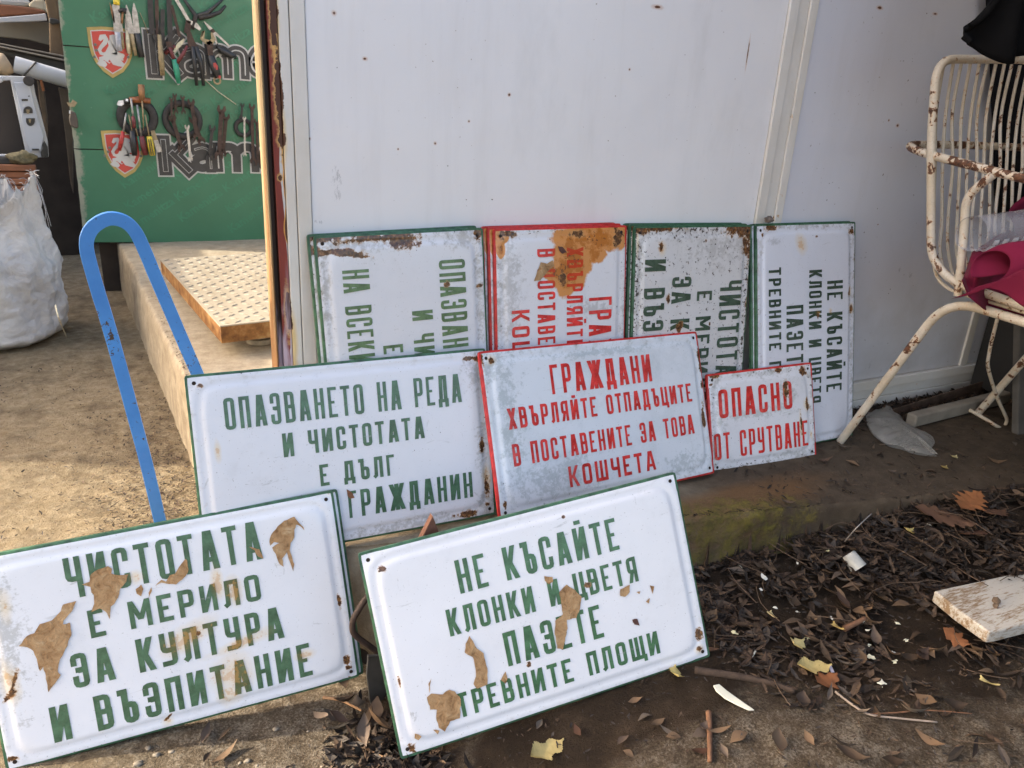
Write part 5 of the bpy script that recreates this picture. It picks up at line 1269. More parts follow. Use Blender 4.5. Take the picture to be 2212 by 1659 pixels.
def rc(P, r=.04, n=6):
    P = [Vector(p) for p in P]; out = [P[0]]
    for i in range(1, len(P)-1):
        a, b, c = P[i-1], P[i], P[i+1]; r_ = min(r, (a-b).length*.48, (c-b).length*.48); s_ = b+(a-b).normalized()*r_; e_ = b+(c-b).normalized()*r_
        for k in range(n+1): t = k/n; out.append(s_*(1-t)**2+b*2*t*(1-t)+e_*t*t)
    out.append(P[-1]); return out
for sgn in (0, 1):
    f_ = (lambda P: P) if sgn == 0 else mx
    leg = [(1.604, 1.238, .004), (1.608, 1.055, .424), (1.608, .70, .415), (1.615, .56, .0)]
    m = MB(); m.tube(rc(f_(leg), .075), RT*1.18, 14); pc(m, 'leg_frame')
    post = [(1.608, 1.033, .436), (1.608, 1.058, .58), (1.600, 1.066, .64), (1.600, 1.02, .69)]
    m = MB(); m.tube(rc(f_(post), .05), RT*1.05, 12); pc(m, 'arm_post')
m = MB()
arm = [(1.602, .62, .672), (1.600, .957, .690), (1.592, 1.12, .708), (1.592, 1.235, .722), (1.66, 1.275, .730), (XC, 1.28, .732)]
A1 = catmull([(1.602, .60, .670), (1.600, .80, .682), (1.603, .957, .689), (1.602, 1.08, .703), (1.602, 1.17, .714), (1.612, 1.222, .722), (1.640, 1.25, .728), (1.72, 1.262, .730), (XC, 1.268, .731)], 7)
m.tube(A1+mx(A1)[::-1][1:], RT*1.08, 12); pc(m, 'armrest', M_CHR)
sf = [(1.608, .62, .440), (1.608, .90, .450), (1.608, 1.055, .461), (1.607, 1.115, .50), (1.597, 1.175, .75), (1.592, 1.20, .905), (XC, 1.20, .922)]
S1_ = rc(sf, .055, 8)
m = MB(); m.tube(S1_+mx(S1_)[::-1][1:], RT*1.08, 14); pc(m, 'shell_frame')
for k in range(19):
    x = 1.620+.0289*k; 
    if x > 2*XC-1.620: break
    w = .004*math.sin(k*2.1); q = (x-XC)
    P = catmull([(x+w*.3, 1.203, .910), (x-q*.012+w, 1.196, .80), (x-q*.03-w, 1.172, .69), (x-q*.03+w, 1.148, .58), (x-q*.02, 1.125, .50), (x+w*.4, 1.075, .446), (x, .95, .437), (x, .72, .43)], 5)
    m = MB(); m.tube(P, .0036, 7); pc(m, 'rod')
# hanging bent wire
wire = [cP(1790, -60), cP(1765, 60), cP(1738, 200), cP(1722, 330), cP(1760, 500), cP(1850, 760), cP(1915, 900), cP(1948, 980)]
P = [at_y(u, v, 1.16) for u, v in wire]+[at_y(*cP(1925, 1050), 1.16), at_y(*cP(1893, 1092), 1.155), at_y(*cP(1800, 1040), 1.16), at_y(*cP(1700, 975), 1.18), at_y(*cP(1500, 862), 1.22)]
P[0] = P[0]+Vector((0, 0, .06))
m = MB(); m.tube(catmull(P[:9], 4)+catmull(P[9:], 4), [.0045]*33+[.0048]*(len(catmull(P[9:], 4))), 8); o = m.build('bent_wire', M_CH, smooth=True); tag(o, 'bent white coated wire hanging under the chair to the ground', 'wire')

# red cloth and plastic on the seat
def mat_cloth():
    t = NT('magenta_fabric', .85, .15); n = t.noise(260, 2); n2 = t.noise(7, 4); t.col(t.ramp(n2, [(.3, (.10, .006, .022)), (.7, (.17, .010, .038))])); t.bump(n, .2, .001); t.bump(n2, .4, .01)
    t.b.inputs['Sheen Weight'].default_value = .03; return t.m
M_CLOTH = mat_cloth()
def grid_surface(name, fn, nu, nv, mat, thick=.0015):
    V = []; F = []
    for j in range(nv+1):
        for i in range(nu+1): V.append(fn(i/nu, j/nv))
    for j in range(nv):
        for i in range(nu): a = j*(nu+1)+i; F.append((a, a+1, a+nu+2, a+nu+1))
    o = meshobj(name, V, F, mat, smooth=True)
    if thick: s_ = o.modifiers.new('thickness', 'SOLIDIFY'); s_.thickness = thick; s_.offset = 0
    return o
cl = empty('magenta_cloth', (1.85, .9, .46), 'crumpled magenta cloth heaped on the chair seat', 'cloth')
def cp(o): o.parent = cl; o.matrix_parent_inverse = Matrix.Translation(-Vector(cl.location)); return o
def clf(u, v):
    x = 1.665+.47*u; y = .66+.40*v
    h = .455+.030*sst(u, .0, .22)+.02*max(0, fbm(x, y, 1, 5, 3))
    h += .020*math.sin(u*9+v*13)*sst(u, .05, .4)+.008*fbm(x, y, 4, 20, 2)
    if u < .05: h = .463+(h-.463)*(u/.05)
    if v > .93: h -= (v-.93)*.3
    if v < .08: h -= (.08-v)*.6
    return (x, y, h)
cp(grid_surface('lower_fold', clf, 60, 50, M_CLOTH))
# open tube shaped fold
tA = at_y(2136, 577, .93); tB = at_y(2330, 545, .83)
def tubef(u, v):
    c = tA+(tB-tA)*u; a = -.9+v*5.0; r = .036+.008*nz(u*3, v*2)+.03*u
    return (c.x+.012*math.sin(a*1.0)+.01*nz(v*3, u*2, 5), c.y+r*math.cos(a), c.z+.78*r*math.sin(a)*1.1)
cp(grid_surface('rolled_fold', tubef, 26, 40, M_CLOTH))
def foldf(u, v):
    a = at_y(2130, 655, .87); b = at_y(2320, 585, .74); d = Vector((0, .14, -.02))
    p = a+(b-a)*u+d*(v-.5)+Vector((0, 0, .028*math.sin(v*3.14)+.012*nz(u*4, v*3, 8))); return p
cp(grid_surface('front_fold', foldf, 30, 12, M_CLOTH))
def lerpath(P, t):
    t = min(.9999, max(0, t))*(len(P)-1); i = int(t); k = t-i; k = k*k*(3-2*k)*.5+k*.5; return (P[i][0]*(1-k)+P[i+1][0]*k, P[i][1]*(1-k)+P[i+1][1]*k)
def drapef(u, v):
    b = lerpath([(2078, 606), (2092, 640), (2125, 668), (2250, 712)], u); t = lerpath([(2086, 588), (2100, 545), (2150, 512), (2178, 496), (2230, 520), (2300, 545)], u)
    yy = .955+.085*v+.022*math.sin(u*11+v*2)*math.sin(v*3.1)+.012*nz(u*5, v*4, 2)
    return at_y(b[0]*(1-v)+t[0]*v, b[1]*(1-v)+t[1]*v, yy)
cp(grid_surface('draped_fold', drapef, 50, 24, M_CLOTH))
def backf(u, v):
    a = at_y(2178, 462, 1.125); b = at_y(2290, 330, 1.14)
    return a+(b-a)*u+Vector((.16*v, .012*nz(u*4, v*4), -.03*v-.10*v*(1-u)))
cp(grid_surface('back_fold', backf, 20, 14, M_CLOTH))
# bubble wrap roll
def mat_plastic(name, c=(.85, .87, .9), alpha=.45, rough=.12, tr=.6):
    t = NT(name, rough, .6); t.b.inputs['Alpha'].default_value = alpha; t.b.inputs['Transmission Weight'].default_value = 0; n = t.noise(30, 4)
    t.col(t.mix(n, c, tuple(x*.8 for x in c))); t.rough(t.rng(n, .3, .7, rough, rough+.2)); t.bump(t.noise(18, 5, .6, dist=.8), .5, .006); return t.m
M_CLEAR = mat_plastic('clear_bubble_plastic', (.62, .62, .66), .38); 
bw = empty('bubble_wrap_roll', (1.85, 1.02, .57), 'clear bubble wrap roll lying on the magenta cloth in the chair', 'plastic roll')
bA = at_y(2098, 505, 1.03); bB = at_y(2300, 478, .99); rr = .036
def bwf(u, v):
    c = bA+(bB-bA)*u; a = v*6.2832+.4; r = rr*(1+.05*nz(u*6, math.cos(a), math.sin(a))); return (c.x, c.y+r*math.cos(a), c.z+r*math.sin(a))
o = grid_surface('film', bwf, 30, 28, M_CLEAR, 0); o.parent = bw; o.matrix_parent_inverse = Matrix.Translation(-Vector(bw.location))
M_BUB = mat_plastic('bubble_film', (.9, .9, .95), .55, .06)
for i in range(9):
    for j in range(4):
        u = .12+.1*i; a = -2.7+.38*j; c = bA+(bB-bA)*u; n_ = Vector((0, math.cos(a), math.sin(a))); ax_ = (bB-bA).normalized(); up_ = n_.cross(ax_)
        c = c+n_*rr*1.0; m = MB(); s_ = .0062
        m.add([c+ax_*s_+up_*s_, c-ax_*s_+up_*s_, c-ax_*s_-up_*s_, c+ax_*s_-up_*s_, c+n_*.004+ax_*s_*.5+up_*s_*.5, c+n_*.004-ax_*s_*.5+up_*s_*.5, c+n_*.004-ax_*s_*.5-up_*s_*.5, c+n_*.004+ax_*s_*.5-up_*s_*.5], [(0,1,5,4),(1,2,6,5),(2,3,7,6),(3,0,4,7),(4,5,6,7)])
        o = m.build('bubble', M_BUB); o.parent = bw; o.matrix_parent_inverse = Matrix.Translation(-Vector(bw.location))

# ================================================================== DARK CABINET AT THE RIGHT
M_CAB = simple('dark_cabinet_paint', (0.0252, 0.0245, 0.0245), .55, .25, 8, .1)
cab = empty('metal_cabinet', (2.6, .9, 0), 'dark metal cabinet standing against the wall behind the chair', 'cabinet')
for nm, a, b in (('side_panel', (2.325, .45, .02), (2.342, 1.385, 1.75)), ('body', (2.3425, .462, .02), (2.95, 1.385, 1.74)), ('front_panel', (2.3425, .449, .05), (2.95, .461, 1.72)), ('top_panel', (2.32, .445, 1.7505), (2.955, 1.386, 1.768)), ('plinth', (2.35, .48, -.01), (2.94, 1.37, .019))):
    m = MB(); m.box(a, b); o = m.build(nm, M_CAB); o.parent = cab; o.matrix_parent_inverse = Matrix.Translation(-Vector(cab.location)); bevel(o, .004, 2)
# leaning dark board whose edge shows at the right border
q = [at_y(*cP(2112, -700), 1.30), at_y(*cP(2110, 0), 1.24), at_z(*cP(2080, 1165), .0)]
m = MB(); p0 = q[2]; p1 = q[0]
m.prism([p0, p0+Vector((.4, -.05, 0)), p1+Vector((.4, -.05, 0)), p1], (.0, .02, 0)); o = m.build('leaning_board', simple('grey_brown_board', (.085, .078, .068), .7, .25, 14, .3)); bevel(o, .003)
tag(o, 'dark grey board leaning at the right edge behind the chair', 'board')
# added black sheet that stands for the darkness behind the chair
def dark_areaf(u, v):
    l = [(2128, -60), (2138, 120), (2146, 300), (2152, 430), (2160, 590)]
    t = v*4; i = min(3, int(t)); k = t-i; lu = l[i][0]*(1-k)+l[i+1][0]*k; lv = l[i][1]*(1-k)+l[i+1][1]*k
    a = at_y(lu+6*nz(v*5, 1, 3), lv, 1.365); w_ = .26+.03*nz(v*3, 2, 2)
    return (a.x+w_*u, 1.368-.030*math.sin(u*3.14)**.6-.012*math.sin(u*22+v*3)*math.sin(u*3.14), a.z-.02*u)
ct = grid_surface('dark_area_sheet', dark_areaf, 60, 40, bpy.data.materials.get('dark_area_black') or simple('dark_area_black', (.010, .010, .012), .95, .3, 60, .3, spec=.1), .004)
tag(ct, 'added black sheet standing for the darkness behind the chair rods', 'coat')
# added black sheet that stands for the out-of-focus blur at top right
def blkf(u, v):
    a = at_y(2095, 95, 1.02); b = at_y(2330, 30, .95)
    w_ = sst(u, 0, .35); p = a+(b-a)*u; z = .015+.30*w_
    return (p.x+.01*nz(u*3, v*3), p.y+.02*math.sin(u*14+v*3), p.z+.02-(1-v)*.055*(0.3+w_)+v*z)
blk = grid_surface('dark_blur_sheet', blkf, 40, 24, simple('dark_blur_black', (.004, .004, .0045), .95, .2, 40, .1, spec=.1), .01)
tag(blk, 'added black sheet standing for the dark blur in the top right corner', 'cloth')
m = MB(); a = at_y(2330, 20, .95); m.tube([(a.x-.25, .985, a.z+.30), (2.5, .94, a.z+.40)], .008, 8); tag(m.build('hanging_rail', M_CAB), 'dark rail carrying the dark blur sheet', 'rail')

# ================================================================== THINGS ALONG THE WALL FOOT
M_PALEW = simple('dusty_pale_timber', (.25, .22, .175), .9, .25, 12, .4); M_RUSTB = simple('rusty_angle_iron', (.10, .065, .045), .8, .4, 40, .3)
def beam(name, a, b, h, d, mat, label, cat, bev=.004):
    a, b = Vector(a), Vector(b); t = (b-a).normalized(); s_ = Vector((-t.y, t.x, 0)); m = MB()
    m.hexa([a, a+s_*d, b+s_*d, b, a+Vector((0,0,h)), a+s_*d+Vector((0,0,h)), b+s_*d+Vector((0,0,h)), b+Vector((0,0,h))][0:1]+[b, b+s_*d, a+s_*d, a+Vector((0,0,h)), b+Vector((0,0,h)), b+s_*d+Vector((0,0,h)), a+s_*d+Vector((0,0,h))])
    o = m.build(name, mat); bevel(o, bev, 3); return tag(o, label, cat)
a = at_z(*cP(850, 1085), .002); b = at_z(*cP(2100, 760), .002); d_ = (b-a).normalized(); b = a+d_*((b-a).length)
beam('timber_beam', (a.x, a.y, .003), (b.x, b.y, .003), .036, .03, M_PALEW, 'pale dusty timber lying along the foot of the wall', 'timber', .006)
a = at_z(*cP(600, 905), .01); b = at_z(*cP(1960, 500), .03)
m = MB(); m.hexa([(a.x, a.y, .003), (b.x, b.y, .003), (b.x, b.y+.003, .003), (a.x, a.y+.003, .003), (a.x, a.y, .022), (b.x, b.y, .05), (b.x, b.y+.003, .05), (a.x, a.y+.003, .022)]); m.hexa([(a.x, a.y+.0035, .003), (b.x, b.y+.0035, .003), (b.x, b.y+.028, .003), (a.x, a.y+.028, .003), (a.x, a.y+.0035, .006), (b.x, b.y+.0035, .006), (b.x, b.y+.028, .006), (a.x, a.y+.028, .006)])
tag(m.build('angle_iron', M_RUSTB), 'dark rusty angle iron lying behind the pale timber', 'iron bar')
# plastic bag
def mat_bag():
    t = NT('milky_plastic_bag', .35, .5); n = t.noise(12, 5, .6, dist=.8); t.col(t.ramp(n, [(.3, (.36, .34, .29)), (.7, (.58, .56, .51))])); t.b.inputs['Alpha'].default_value = .42; t.bump(n, 1.0, .02); t.bump(t.noise(45, 4, dist=1), .4, .004); return t.m
outl = [(268, 950), (300, 905), (400, 878), (530, 850), (620, 920), (720, 1010), (800, 1070), (950, 1130), (1090, 1235), (1060, 1300), (1000, 1350), (1060, 1380), (1130, 1405), (1000, 1400), (860, 1380), (700, 1325), (560, 1290), (440, 1215), (350, 1130), (300, 1040)]
P = [at_z(*cP(*q), .006) for q in outl]; cen = sum(P, Vector())/len(P)
V = []; F = []; nr = 9; n = len(P)*4; Pd = catmull(P+[P[0]], 4)[:-1]; n = len(Pd)
for layer in (0, 1):
    b0 = len(V)
    for r in range(nr+1):
        k = 1-r/nr*.97
        for i in range(n):
            p = cen+(Pd[i]-cen)*k; h = (.004+.022*(1-k)**.6+.020*abs(fbm(p.x, p.y, 2, 16, 3))*(1 if layer else .3))*(1 if layer else .25)
            V.append((p.x, p.y, .003+h))
    for r in range(nr):
        for i in range(n): i2 = (i+1) % n; F.append((b0+r*n+i, b0+r*n+i2, b0+(r+1)*n+i2, b0+(r+1)*n+i))
o = meshobj('plastic_bag', V, F, mat_bag(), smooth=True); tag(o, 'crumpled milky plastic bag on the ledge beside the chair foot', 'plastic bag')

# ---- rusty bits between the front signs
M_RB = simple('brown_rusty_iron', (.05, .032, .024), .7, .4, 50, .3)
P = [at_y(*cK(*q), 1.11) for q in ((470, 380), (405, 460), (340, 560), (312, 620), (312, 690), (345, 735), (420, 790), (500, 850), (560, 890))]
m = MB(); m.tube(catmull(P, 4), .0056, 10); tag(m.build('bent_iron_rod', M_RB, smooth=True), 'bent rusty iron rod between the two front signs', 'iron rod')
m = MB(); m.prism([at_y(*cK(*q), 1.06) for q in ((420, 870), (560, 860), (640, 1050), (545, 1135), (457, 1292), (432, 1180), (410, 1010))], (0, .006, .0)); o = m.build('steel_plate_scrap', simple('grey_steel_scrap', (.05, .046, .04), .6, .35, 20, .3)); tag(o, 'dull grey pointed steel plate behind the front right sign', 'steel scrap'); bevel(o, .001)
m = MB(); T0 = [at_y(*cF2(*q), 1.075) for q in ((588, 330), (652, 205), (700, 330))]; m.prism([T0[0]+Vector((0,0,-.04)), T0[2]+Vector((0,0,-.04)), T0[2], T0[1], T0[0]], (0, .012, 0)); o = m.build('rusty_corner_bracket', simple('red_rust', (.15, .07, .045), .8, .3, 50, .4)); bevel(o, .001); tag(o, 'rusty pointed bracket peeking over the front right sign', 'bracket')

# ================================================================== BOARD AT BOTTOM RIGHT
def mat_pboard():
    t = NT('weathered_white_board', .85, .2); n = t.noise(30, 6, .7, stretch=(.35, 1.6, 1)); n2 = t.noise(160, 4, .7, stretch=(.3, 1.5, 1)); n3 = t.noise(7, 4)
    v = t.mth('ADD', t.mth('MULTIPLY', n, .5), t.mth('MULTIPLY', n2, .5)); v = t.mth('ADD', v, t.rng(n3, .35, .7, -.05, .08))
    c = t.mix(t.rng(v, .51, .61), (.50, .47, .41), (.25, .17, .10)); c = t.mix(t.rng(n2, .3, .4, .5, 0), c, (.4, .34, .27)); t.col(c); t.bump(v, .7, .003); return t.m
ZB_ = gh(1.45, .72)+.045
T = [at_z(*cR3(1285, 735), ZB_), at_z(*cR3(1570, 950), ZB_)]
ex_ = (at_z(*cR3(1752, 905), ZB_)-T[1]); ex_.z = 0; ex_.normalize(); far_ = T[0]; near_ = T[1]
Lb = .55
def bp(s_, l, dz): p = far_+(near_-far_)*s_+ex_*l; return Vector((p.x, p.y, ZB_-dz))
m = MB(); pts = [bp(0, .0, 0), bp(0.45, -.004, 0), bp(1.0, .0, 0), bp(1.02, .02, 0), bp(1.0, Lb, 0), bp(0, Lb, 0)]
m.prism([p-Vector((0,0,.026)) for p in pts], (0, 0, .026)); o = m.build('painted_board', mat_pboard()); bevel(o, .004, 3); tag(o, 'weathered white painted wooden board on the leaves at lower right', 'board')
M_STONE = simple('brown_pebble', (.14, .095, .06), .8, .3, 50, .4)
for i, (x, y, r, lb) in enumerate(((1608, 790, .007, 'small brown pebble lying on the white board'), (1605, 815, .005, 'second smaller brown pebble on the white board'))):
    p = at_z(*cR3(x, y), ZB_+r*.6); tag(lump('pebble', p, r, M_STONE, i+3), lb, 'pebble')

# ================================================================== LEAVES AND LITTER
def leafmat(name, cols, rough=.75):
    t = NT(name, rough, .25); oi = t.new('ShaderNodeObjectInfo'); n = t.noise(60, 4, .6)
    k = 1/(len(cols)-1); c = t.ramp(oi.outputs['Random'], [(i*k, q) for i, q in enumerate(cols)]); t.col(t.mix(t.rng(n, .3, .7, 0, .5), c, t.mix(.6, c, (.03, .02, .012)))); t.bump(n, .5, .002); return t.m
M_LB = leafmat('brown_leaf', [(0.0424, 0.0270, 0.0169), (0.1001, 0.0655, 0.0400), (0.2030, 0.1269, 0.0711), (0.0655, 0.0462, 0.0347), (0.1624, 0.1319, 0.1015), (0.0770, 0.0347, 0.0193)])
M_LO = leafmat('oak_leaf_russet', [(.22, .085, .035), (.30, .12, .045)])
M_LY = leafmat('yellow_leaf', [(.58, .46, .16), (.66, .56, .28), (.52, .36, .10)])
M_LP = leafmat('pale_chip', [(.66, .62, .50), (.72, .70, .62), (.60, .56, .30)])
def lance(name, L, Wd, curl, fold, mat, twist=0.0):
    V = []; n = 8
    for i in range(n+1):
        t = i/n; w = Wd*math.sin(math.pi*min(1, t*1.02))**.8*(.25+.75*(1-abs(t-.45))) if 0 < i < n else .0004
        x = (t-.5)*L; zc = curl*((t-.5)**2)*4*L; a = twist*t
        for s_ in (-1, 0, 1):
            yy = s_*w; zz = abs(s_)*w*fold
            V.append((x, yy*math.cos(a)-zz*math.sin(a), zc+yy*math.sin(a)+zz*math.cos(a)))
    F = []
    for i in range(n):
        a = 3*i; F += [(a, a+3, a+4, a+1), (a+1, a+4, a+5, a+2)]
    me = bpy.data.meshes.new(name); me.from_pydata(V, [], F); me.materials.append(mat); me.polygons.foreach_set('use_smooth', [True]*len(F)); me.update(); return me
def oak(name, L, Wd, mat, curl=.12, lob=4, seed=0):
    n = 60; top = []; rnd = random.Random(seed)
    for i in range(n+1):
        t = i/n; env = math.sin(math.pi*(t**.75))**.85; w = Wd*env*(.80+.20*math.cos(t*lob*2*math.pi+math.pi))*(1+.12*rnd.uniform(-1, 1)); top.append((t, max(w, .0012 if t < .12 else .002)))
    V = []; F = []
    for i, (t, w) in enumerate(top):
        x = (t-.5)*L
        for k in (-1, -.5, 0, .5, 1):
            y = w*k; z = curl*L*((t-.5)**2*2+ (k*k)*.25*math.sin(t*3+seed))+.03*L*nz(t*4, k*2, seed); xs = x+abs(k)*w*.32
            V.append((xs, y, z))
    for i in range(n):
        for k in range(4): a = 5*i+k; F.append((a, a+5, a+6, a+1))
    me = bpy.data.meshes.new(name); me.from_pydata(V, [], F); me.materials.append(mat); me.polygons.foreach_set('use_smooth', [True]*len(F)); me.update(); return me
def chip(name, L, mat, seed):
    rnd = random.Random(seed); n = 10; V = [(0, 0, L*.12)]; 
    for i in range(n): a = i*6.2832/n; r = L*.5*rnd.uniform(.45, 1.1); V.append((r*math.cos(a), r*math.sin(a)*.7, L*rnd.uniform(0, .22)))
    F = [(0, 1+i, 1+(i+1) % n) for i in range(n)]
    me = bpy.data.meshes.new(name); me.from_pydata(V, [], F); me.materials.append(mat); me.update(); return me
def surf(x, y):
    if x > ledge_x(y)+.0 and y > ledge_y(x)-.002: return 0.0
    return ghn(x, y)
def litter_h(x, y):
    """mounded litter against the ledge"""
    d = ledge_y(x)-y
    if d < 0: return 0
    k = sst(x, .98, 1.25)*(1-sst(d, .02, .38))
    return .030*k
def place(name, me, u, v, rot, tilt=(0, 0), lift=.004, label=None, cat=None, group=None, sc=1.0, z=None):
    p = None
    zz = 0.0
    for it in range(6):
        p = at_z(u, v, zz if z is None else z); 
        if z is None: zz = surf(p.x, p.y)+litter_h(p.x, p.y)
    p.z += lift
    o = bpy.data.objects.new(name, me); link(o); o.location = p; o.rotation_euler = (tilt[0], tilt[1], rot); o.scale = (sc, sc, sc); tag(o, label, cat, group); return o
rnd = random.Random(42)
LM = [lance('leaf_shape', rnd.uniform(.032, .055), rnd.uniform(.005, .010), rnd.uniform(.05, .35)*rnd.choice((1, 1, -.4)), rnd.uniform(.1, .9), M_LB, rnd.uniform(-1, 1)) for _ in range(14)]
LW = [lance('wide_leaf_shape', rnd.uniform(.035, .05), rnd.uniform(.010, .015), rnd.uniform(.1, .4), rnd.uniform(.2, .9), M_LB, rnd.uniform(-.6, .6)) for _ in range(6)]
# dense litter fragments: one mass
def scatter_mass(name, n, sampler, smin, smax, mats, label, seed, up=1.0):
    rnd = random.Random(seed); V = []; F = []; MI = []
    for _ in range(n):
        x, y = sampler(rnd); z = surf(x, y)+litter_h(x, y)*rnd.uniform(.2, 1.15)+.002
        L = rnd.uniform(smin, smax); w = L*rnd.uniform(.13, .32); M = Matrix.Rotation(rnd.uniform(0, 6.28), 3, 'Z') @ Matrix.Rotation(rnd.gauss(0, .35)*up, 3, 'Y') @ Matrix.Rotation(rnd.gauss(0, .5)*up, 3, 'X')
        b = len(V); cu = rnd.uniform(-.1, .35)
        for (a, s_, c_) in ((-.5, 0, cu), (-.2, 1, .1), (-.2, -1, .1), (.2, .9, 0), (.2, -.9, 0), (.5, 0, cu), (0, 0, -.05)):
            v = M @ Vector((a*L, s_*w*.5, c_*L*.5)); V.append((x+v.x, y+v.y, max(z+v.z+.003, surf(x+v.x, y+v.y)+.0007)))
        F += [(b, b+2, b+6), (b, b+6, b+1), (b+2, b+4, b+6), (b+6, b+3, b+1), (b+4, b+5, b+6), (b+5, b+3, b+6)]; MI += [rnd.choice((0, 0, 1, 1, 1, 2, 3, 4) if rnd.random() < .93 else (2, 2, 3))]*6
    o = meshobj(name, V, F, mats=mats, midx=MI); tag(o, label, 'leaf litter', kind='stuff'); return o
frag_m = [simple('litter_dark', (0.021, 0.0132, 0.0084), .85, .4, 90, .3), simple('litter_brown', (0.0488, 0.0292, 0.0175), .8, .4, 90, .3), simple('litter_tan', (0.091, 0.0585, 0.0358), .8, .35, 90, .3), simple('litter_grey', (0.0488, 0.039, 0.0325), .8, .3, 90, .3), bpy.data.materials['litter_dark'] if False else simple('litter_black', (.02, .015, .011), .9, .4, 90, .3)]
def samp_ledge(r):
    while True:
        x = r.uniform(.92, 2.4); d = abs(r.gauss(0, .17)); y = ledge_y(x)-.004-d
        if x < 1.1 and r.random() < .3: continue
        if fbm(x, y, 9, 6, 2) < -.12+.25*(r.random()-.5): continue
        return x, y
def samp_wall(r): x = r.uniform(1.72, 2.35); return x, 1.385-abs(r.gauss(0, .05))
def samp_wide(r): return r.uniform(.2, 2.2), r.uniform(.45, 1.05)
def samp_nook(r): return r.gauss(.31, .05), r.gauss(.97, .045)
def samp_slab(r): x = r.uniform(1.2, 2.4); return x, r.uniform(ledge_y(x)+.02, 1.3)
def samp_left(r):
    while True:
        x = r.uniform(-.9, .16); y = r.uniform(1.3, 3.2); near = math.exp(-((x-.06)/.14)**2)*(1-sst(y, 1.9, 3.0))+.5*math.exp(-((y-1.45)/.22)**2)
        if r.random() < near*.9+.05: return x, y
scatter_mass('leaf_litter', 6000, samp_ledge, .014, .048, frag_m, 'dark matted leaf litter heaped along the foot of the ledge', 1, .65)
scatter_mass('fine_litter', 9000, samp_ledge, .004, .014, frag_m, 'fine crumbled leaf bits between the larger litter leaves', 11, .6)
scatter_mass('wall_foot_litter', 900, samp_wall, .015, .045, frag_m, 'dry leaf litter gathered at the wall foot behind the chair leg', 2, 1.3)
scatter_mass('ground_crumbs', 2600, samp_wide, .003, .014, frag_m[1:4], 'small brown crumbs strewn over the front ground', 3, .5)
scatter_mass('nook_litter', 420, samp_nook, .015, .05, frag_m, 'heap of dry leaves between the two front signs', 4, 1.5)
scatter_mass('ledge_crumbs', 700, samp_slab, .003, .022, frag_m, 'small leaf crumbs lying on the concrete ledge', 5, .5)
scatter_mass('sand_crumbs', 9000, samp_left, .004, .016, frag_m, 'dark crumbs on the sandy ground by the blue hoop', 6, .5)
def samp_thin(r): return r.uniform(.95, 1.75), ledge_y(1.3)-r.uniform(.0, .42)
# twigs in the litter
mb = MB(); rt = random.Random(8)
for _ in range(150):
    x, y = samp_ledge(rt); z = surf(x, y)+litter_h(x, y)+rt.uniform(.004, .014); a = rt.uniform(0, 6.28); L = rt.uniform(.03, .12)
    P = [Vector((x, y, z)), Vector((x+L*.5*math.cos(a), y+L*.5*math.sin(a), z+rt.uniform(-.002, .01))), Vector((x+L*math.cos(a+.2), y+L*math.sin(a+.2), z+rt.uniform(-.003, .008)))]
    if P[2].y > ledge_y(P[2].x)-.005: continue
    mb.tube(catmull(P, 3), .0009, 4, cap=False)
o = mb.build('twig_tangle', frag_m[2]); tag(o, 'thin twigs tangled in the leaf litter', 'twigs', kind='stuff')

# individual brown leaves
grp = 'dry brown leaves lying on the litter'
n_l = 0
for _ in range(900):
    if n_l >= 150: break
    u = rnd.uniform(1500, 2230); v = rnd.uniform(1110, 1659)
    dens = 1.0 if (v < 1430+.0*(u)) else .16
    lim = 1110+(2212-u)*.10
    if v < lim or rnd.random() > dens: continue
    if 2000 < u and 1215+(2212-u)*.28 < v < 1400 : continue
    me = rnd.choice(LM+LW); zl = 'under the mossy part of the ledge' if v < 1330 and u < 1800 else 'around the white cup' if v < 1330 and u < 2000 else 'near the big oak leaves' if v < 1330 else 'at the lower edge of the litter, left of the yellow leaf' if u < 1720 and v < 1480 else 'between the yellow leaf and the white board' if v < 1480 else 'on bare ground near the white plastic shard' if u < 1850 else 'on bare ground in the lower right corner'
    place('leaf', me, u, v, rnd.uniform(0, 6.28), (rnd.gauss(0, .25), rnd.gauss(0, .2)), .005, 'narrow dry brown leaf '+zl, 'leaf', grp, rnd.uniform(.75, 1.15)); n_l += 1
for k, (u, v) in enumerate([(2092, 830), (1780, 1000), (1840, 1005), (1700, 1090), (1925, 1023), (1990, 1035), (1830, 1065), (2010, 1020), (1900, 985), (2080, 1065), (2150, 1000), (2190, 960), (1960, 970), (1820, 970)]):
    if k == 0: continue
    place('leaf', rnd.choice(LM), u, v, rnd.uniform(0, 6.28), (rnd.gauss(0, .15), rnd.gauss(0, .1)), .004, 'narrow dry leaf lying on top of the concrete ledge', 'leaf', 'leaves on the concrete ledge', rnd.uniform(.7, 1.0))
for (x, y) in ((1765, 1268), (1828, 1302), (1885, 1345), (1915, 1370), (1715, 1185), (1650, 1395), (1680, 1460), (1210, 1310), (2180, 1450), (1410, 1345)):
    place('leaf', rnd.choice(LM), *cF2(x, y), rnd.uniform(0, 6.28), (rnd.gauss(0, .15), rnd.gauss(0, .15)), .004, 'narrow dry leaf on the bare ground in front of the nearest sign', 'leaf', 'leaves on the bare front ground', rnd.uniform(.6, .85))
for (x, y, s_) in ((1120, 1480, 1.2), (1225, 1480, .8), (1225, 1600, 1.1), (1130, 1610, .6)):
    place('leaf', rnd.choice(LM), *cF1(x, y), rnd.uniform(.3, 1.2), (rnd.gauss(0, .1), 0), .004, 'narrow dry leaf on the gritty concrete below the front left sign', 'leaf', 'leaves below the front left sign', s_)
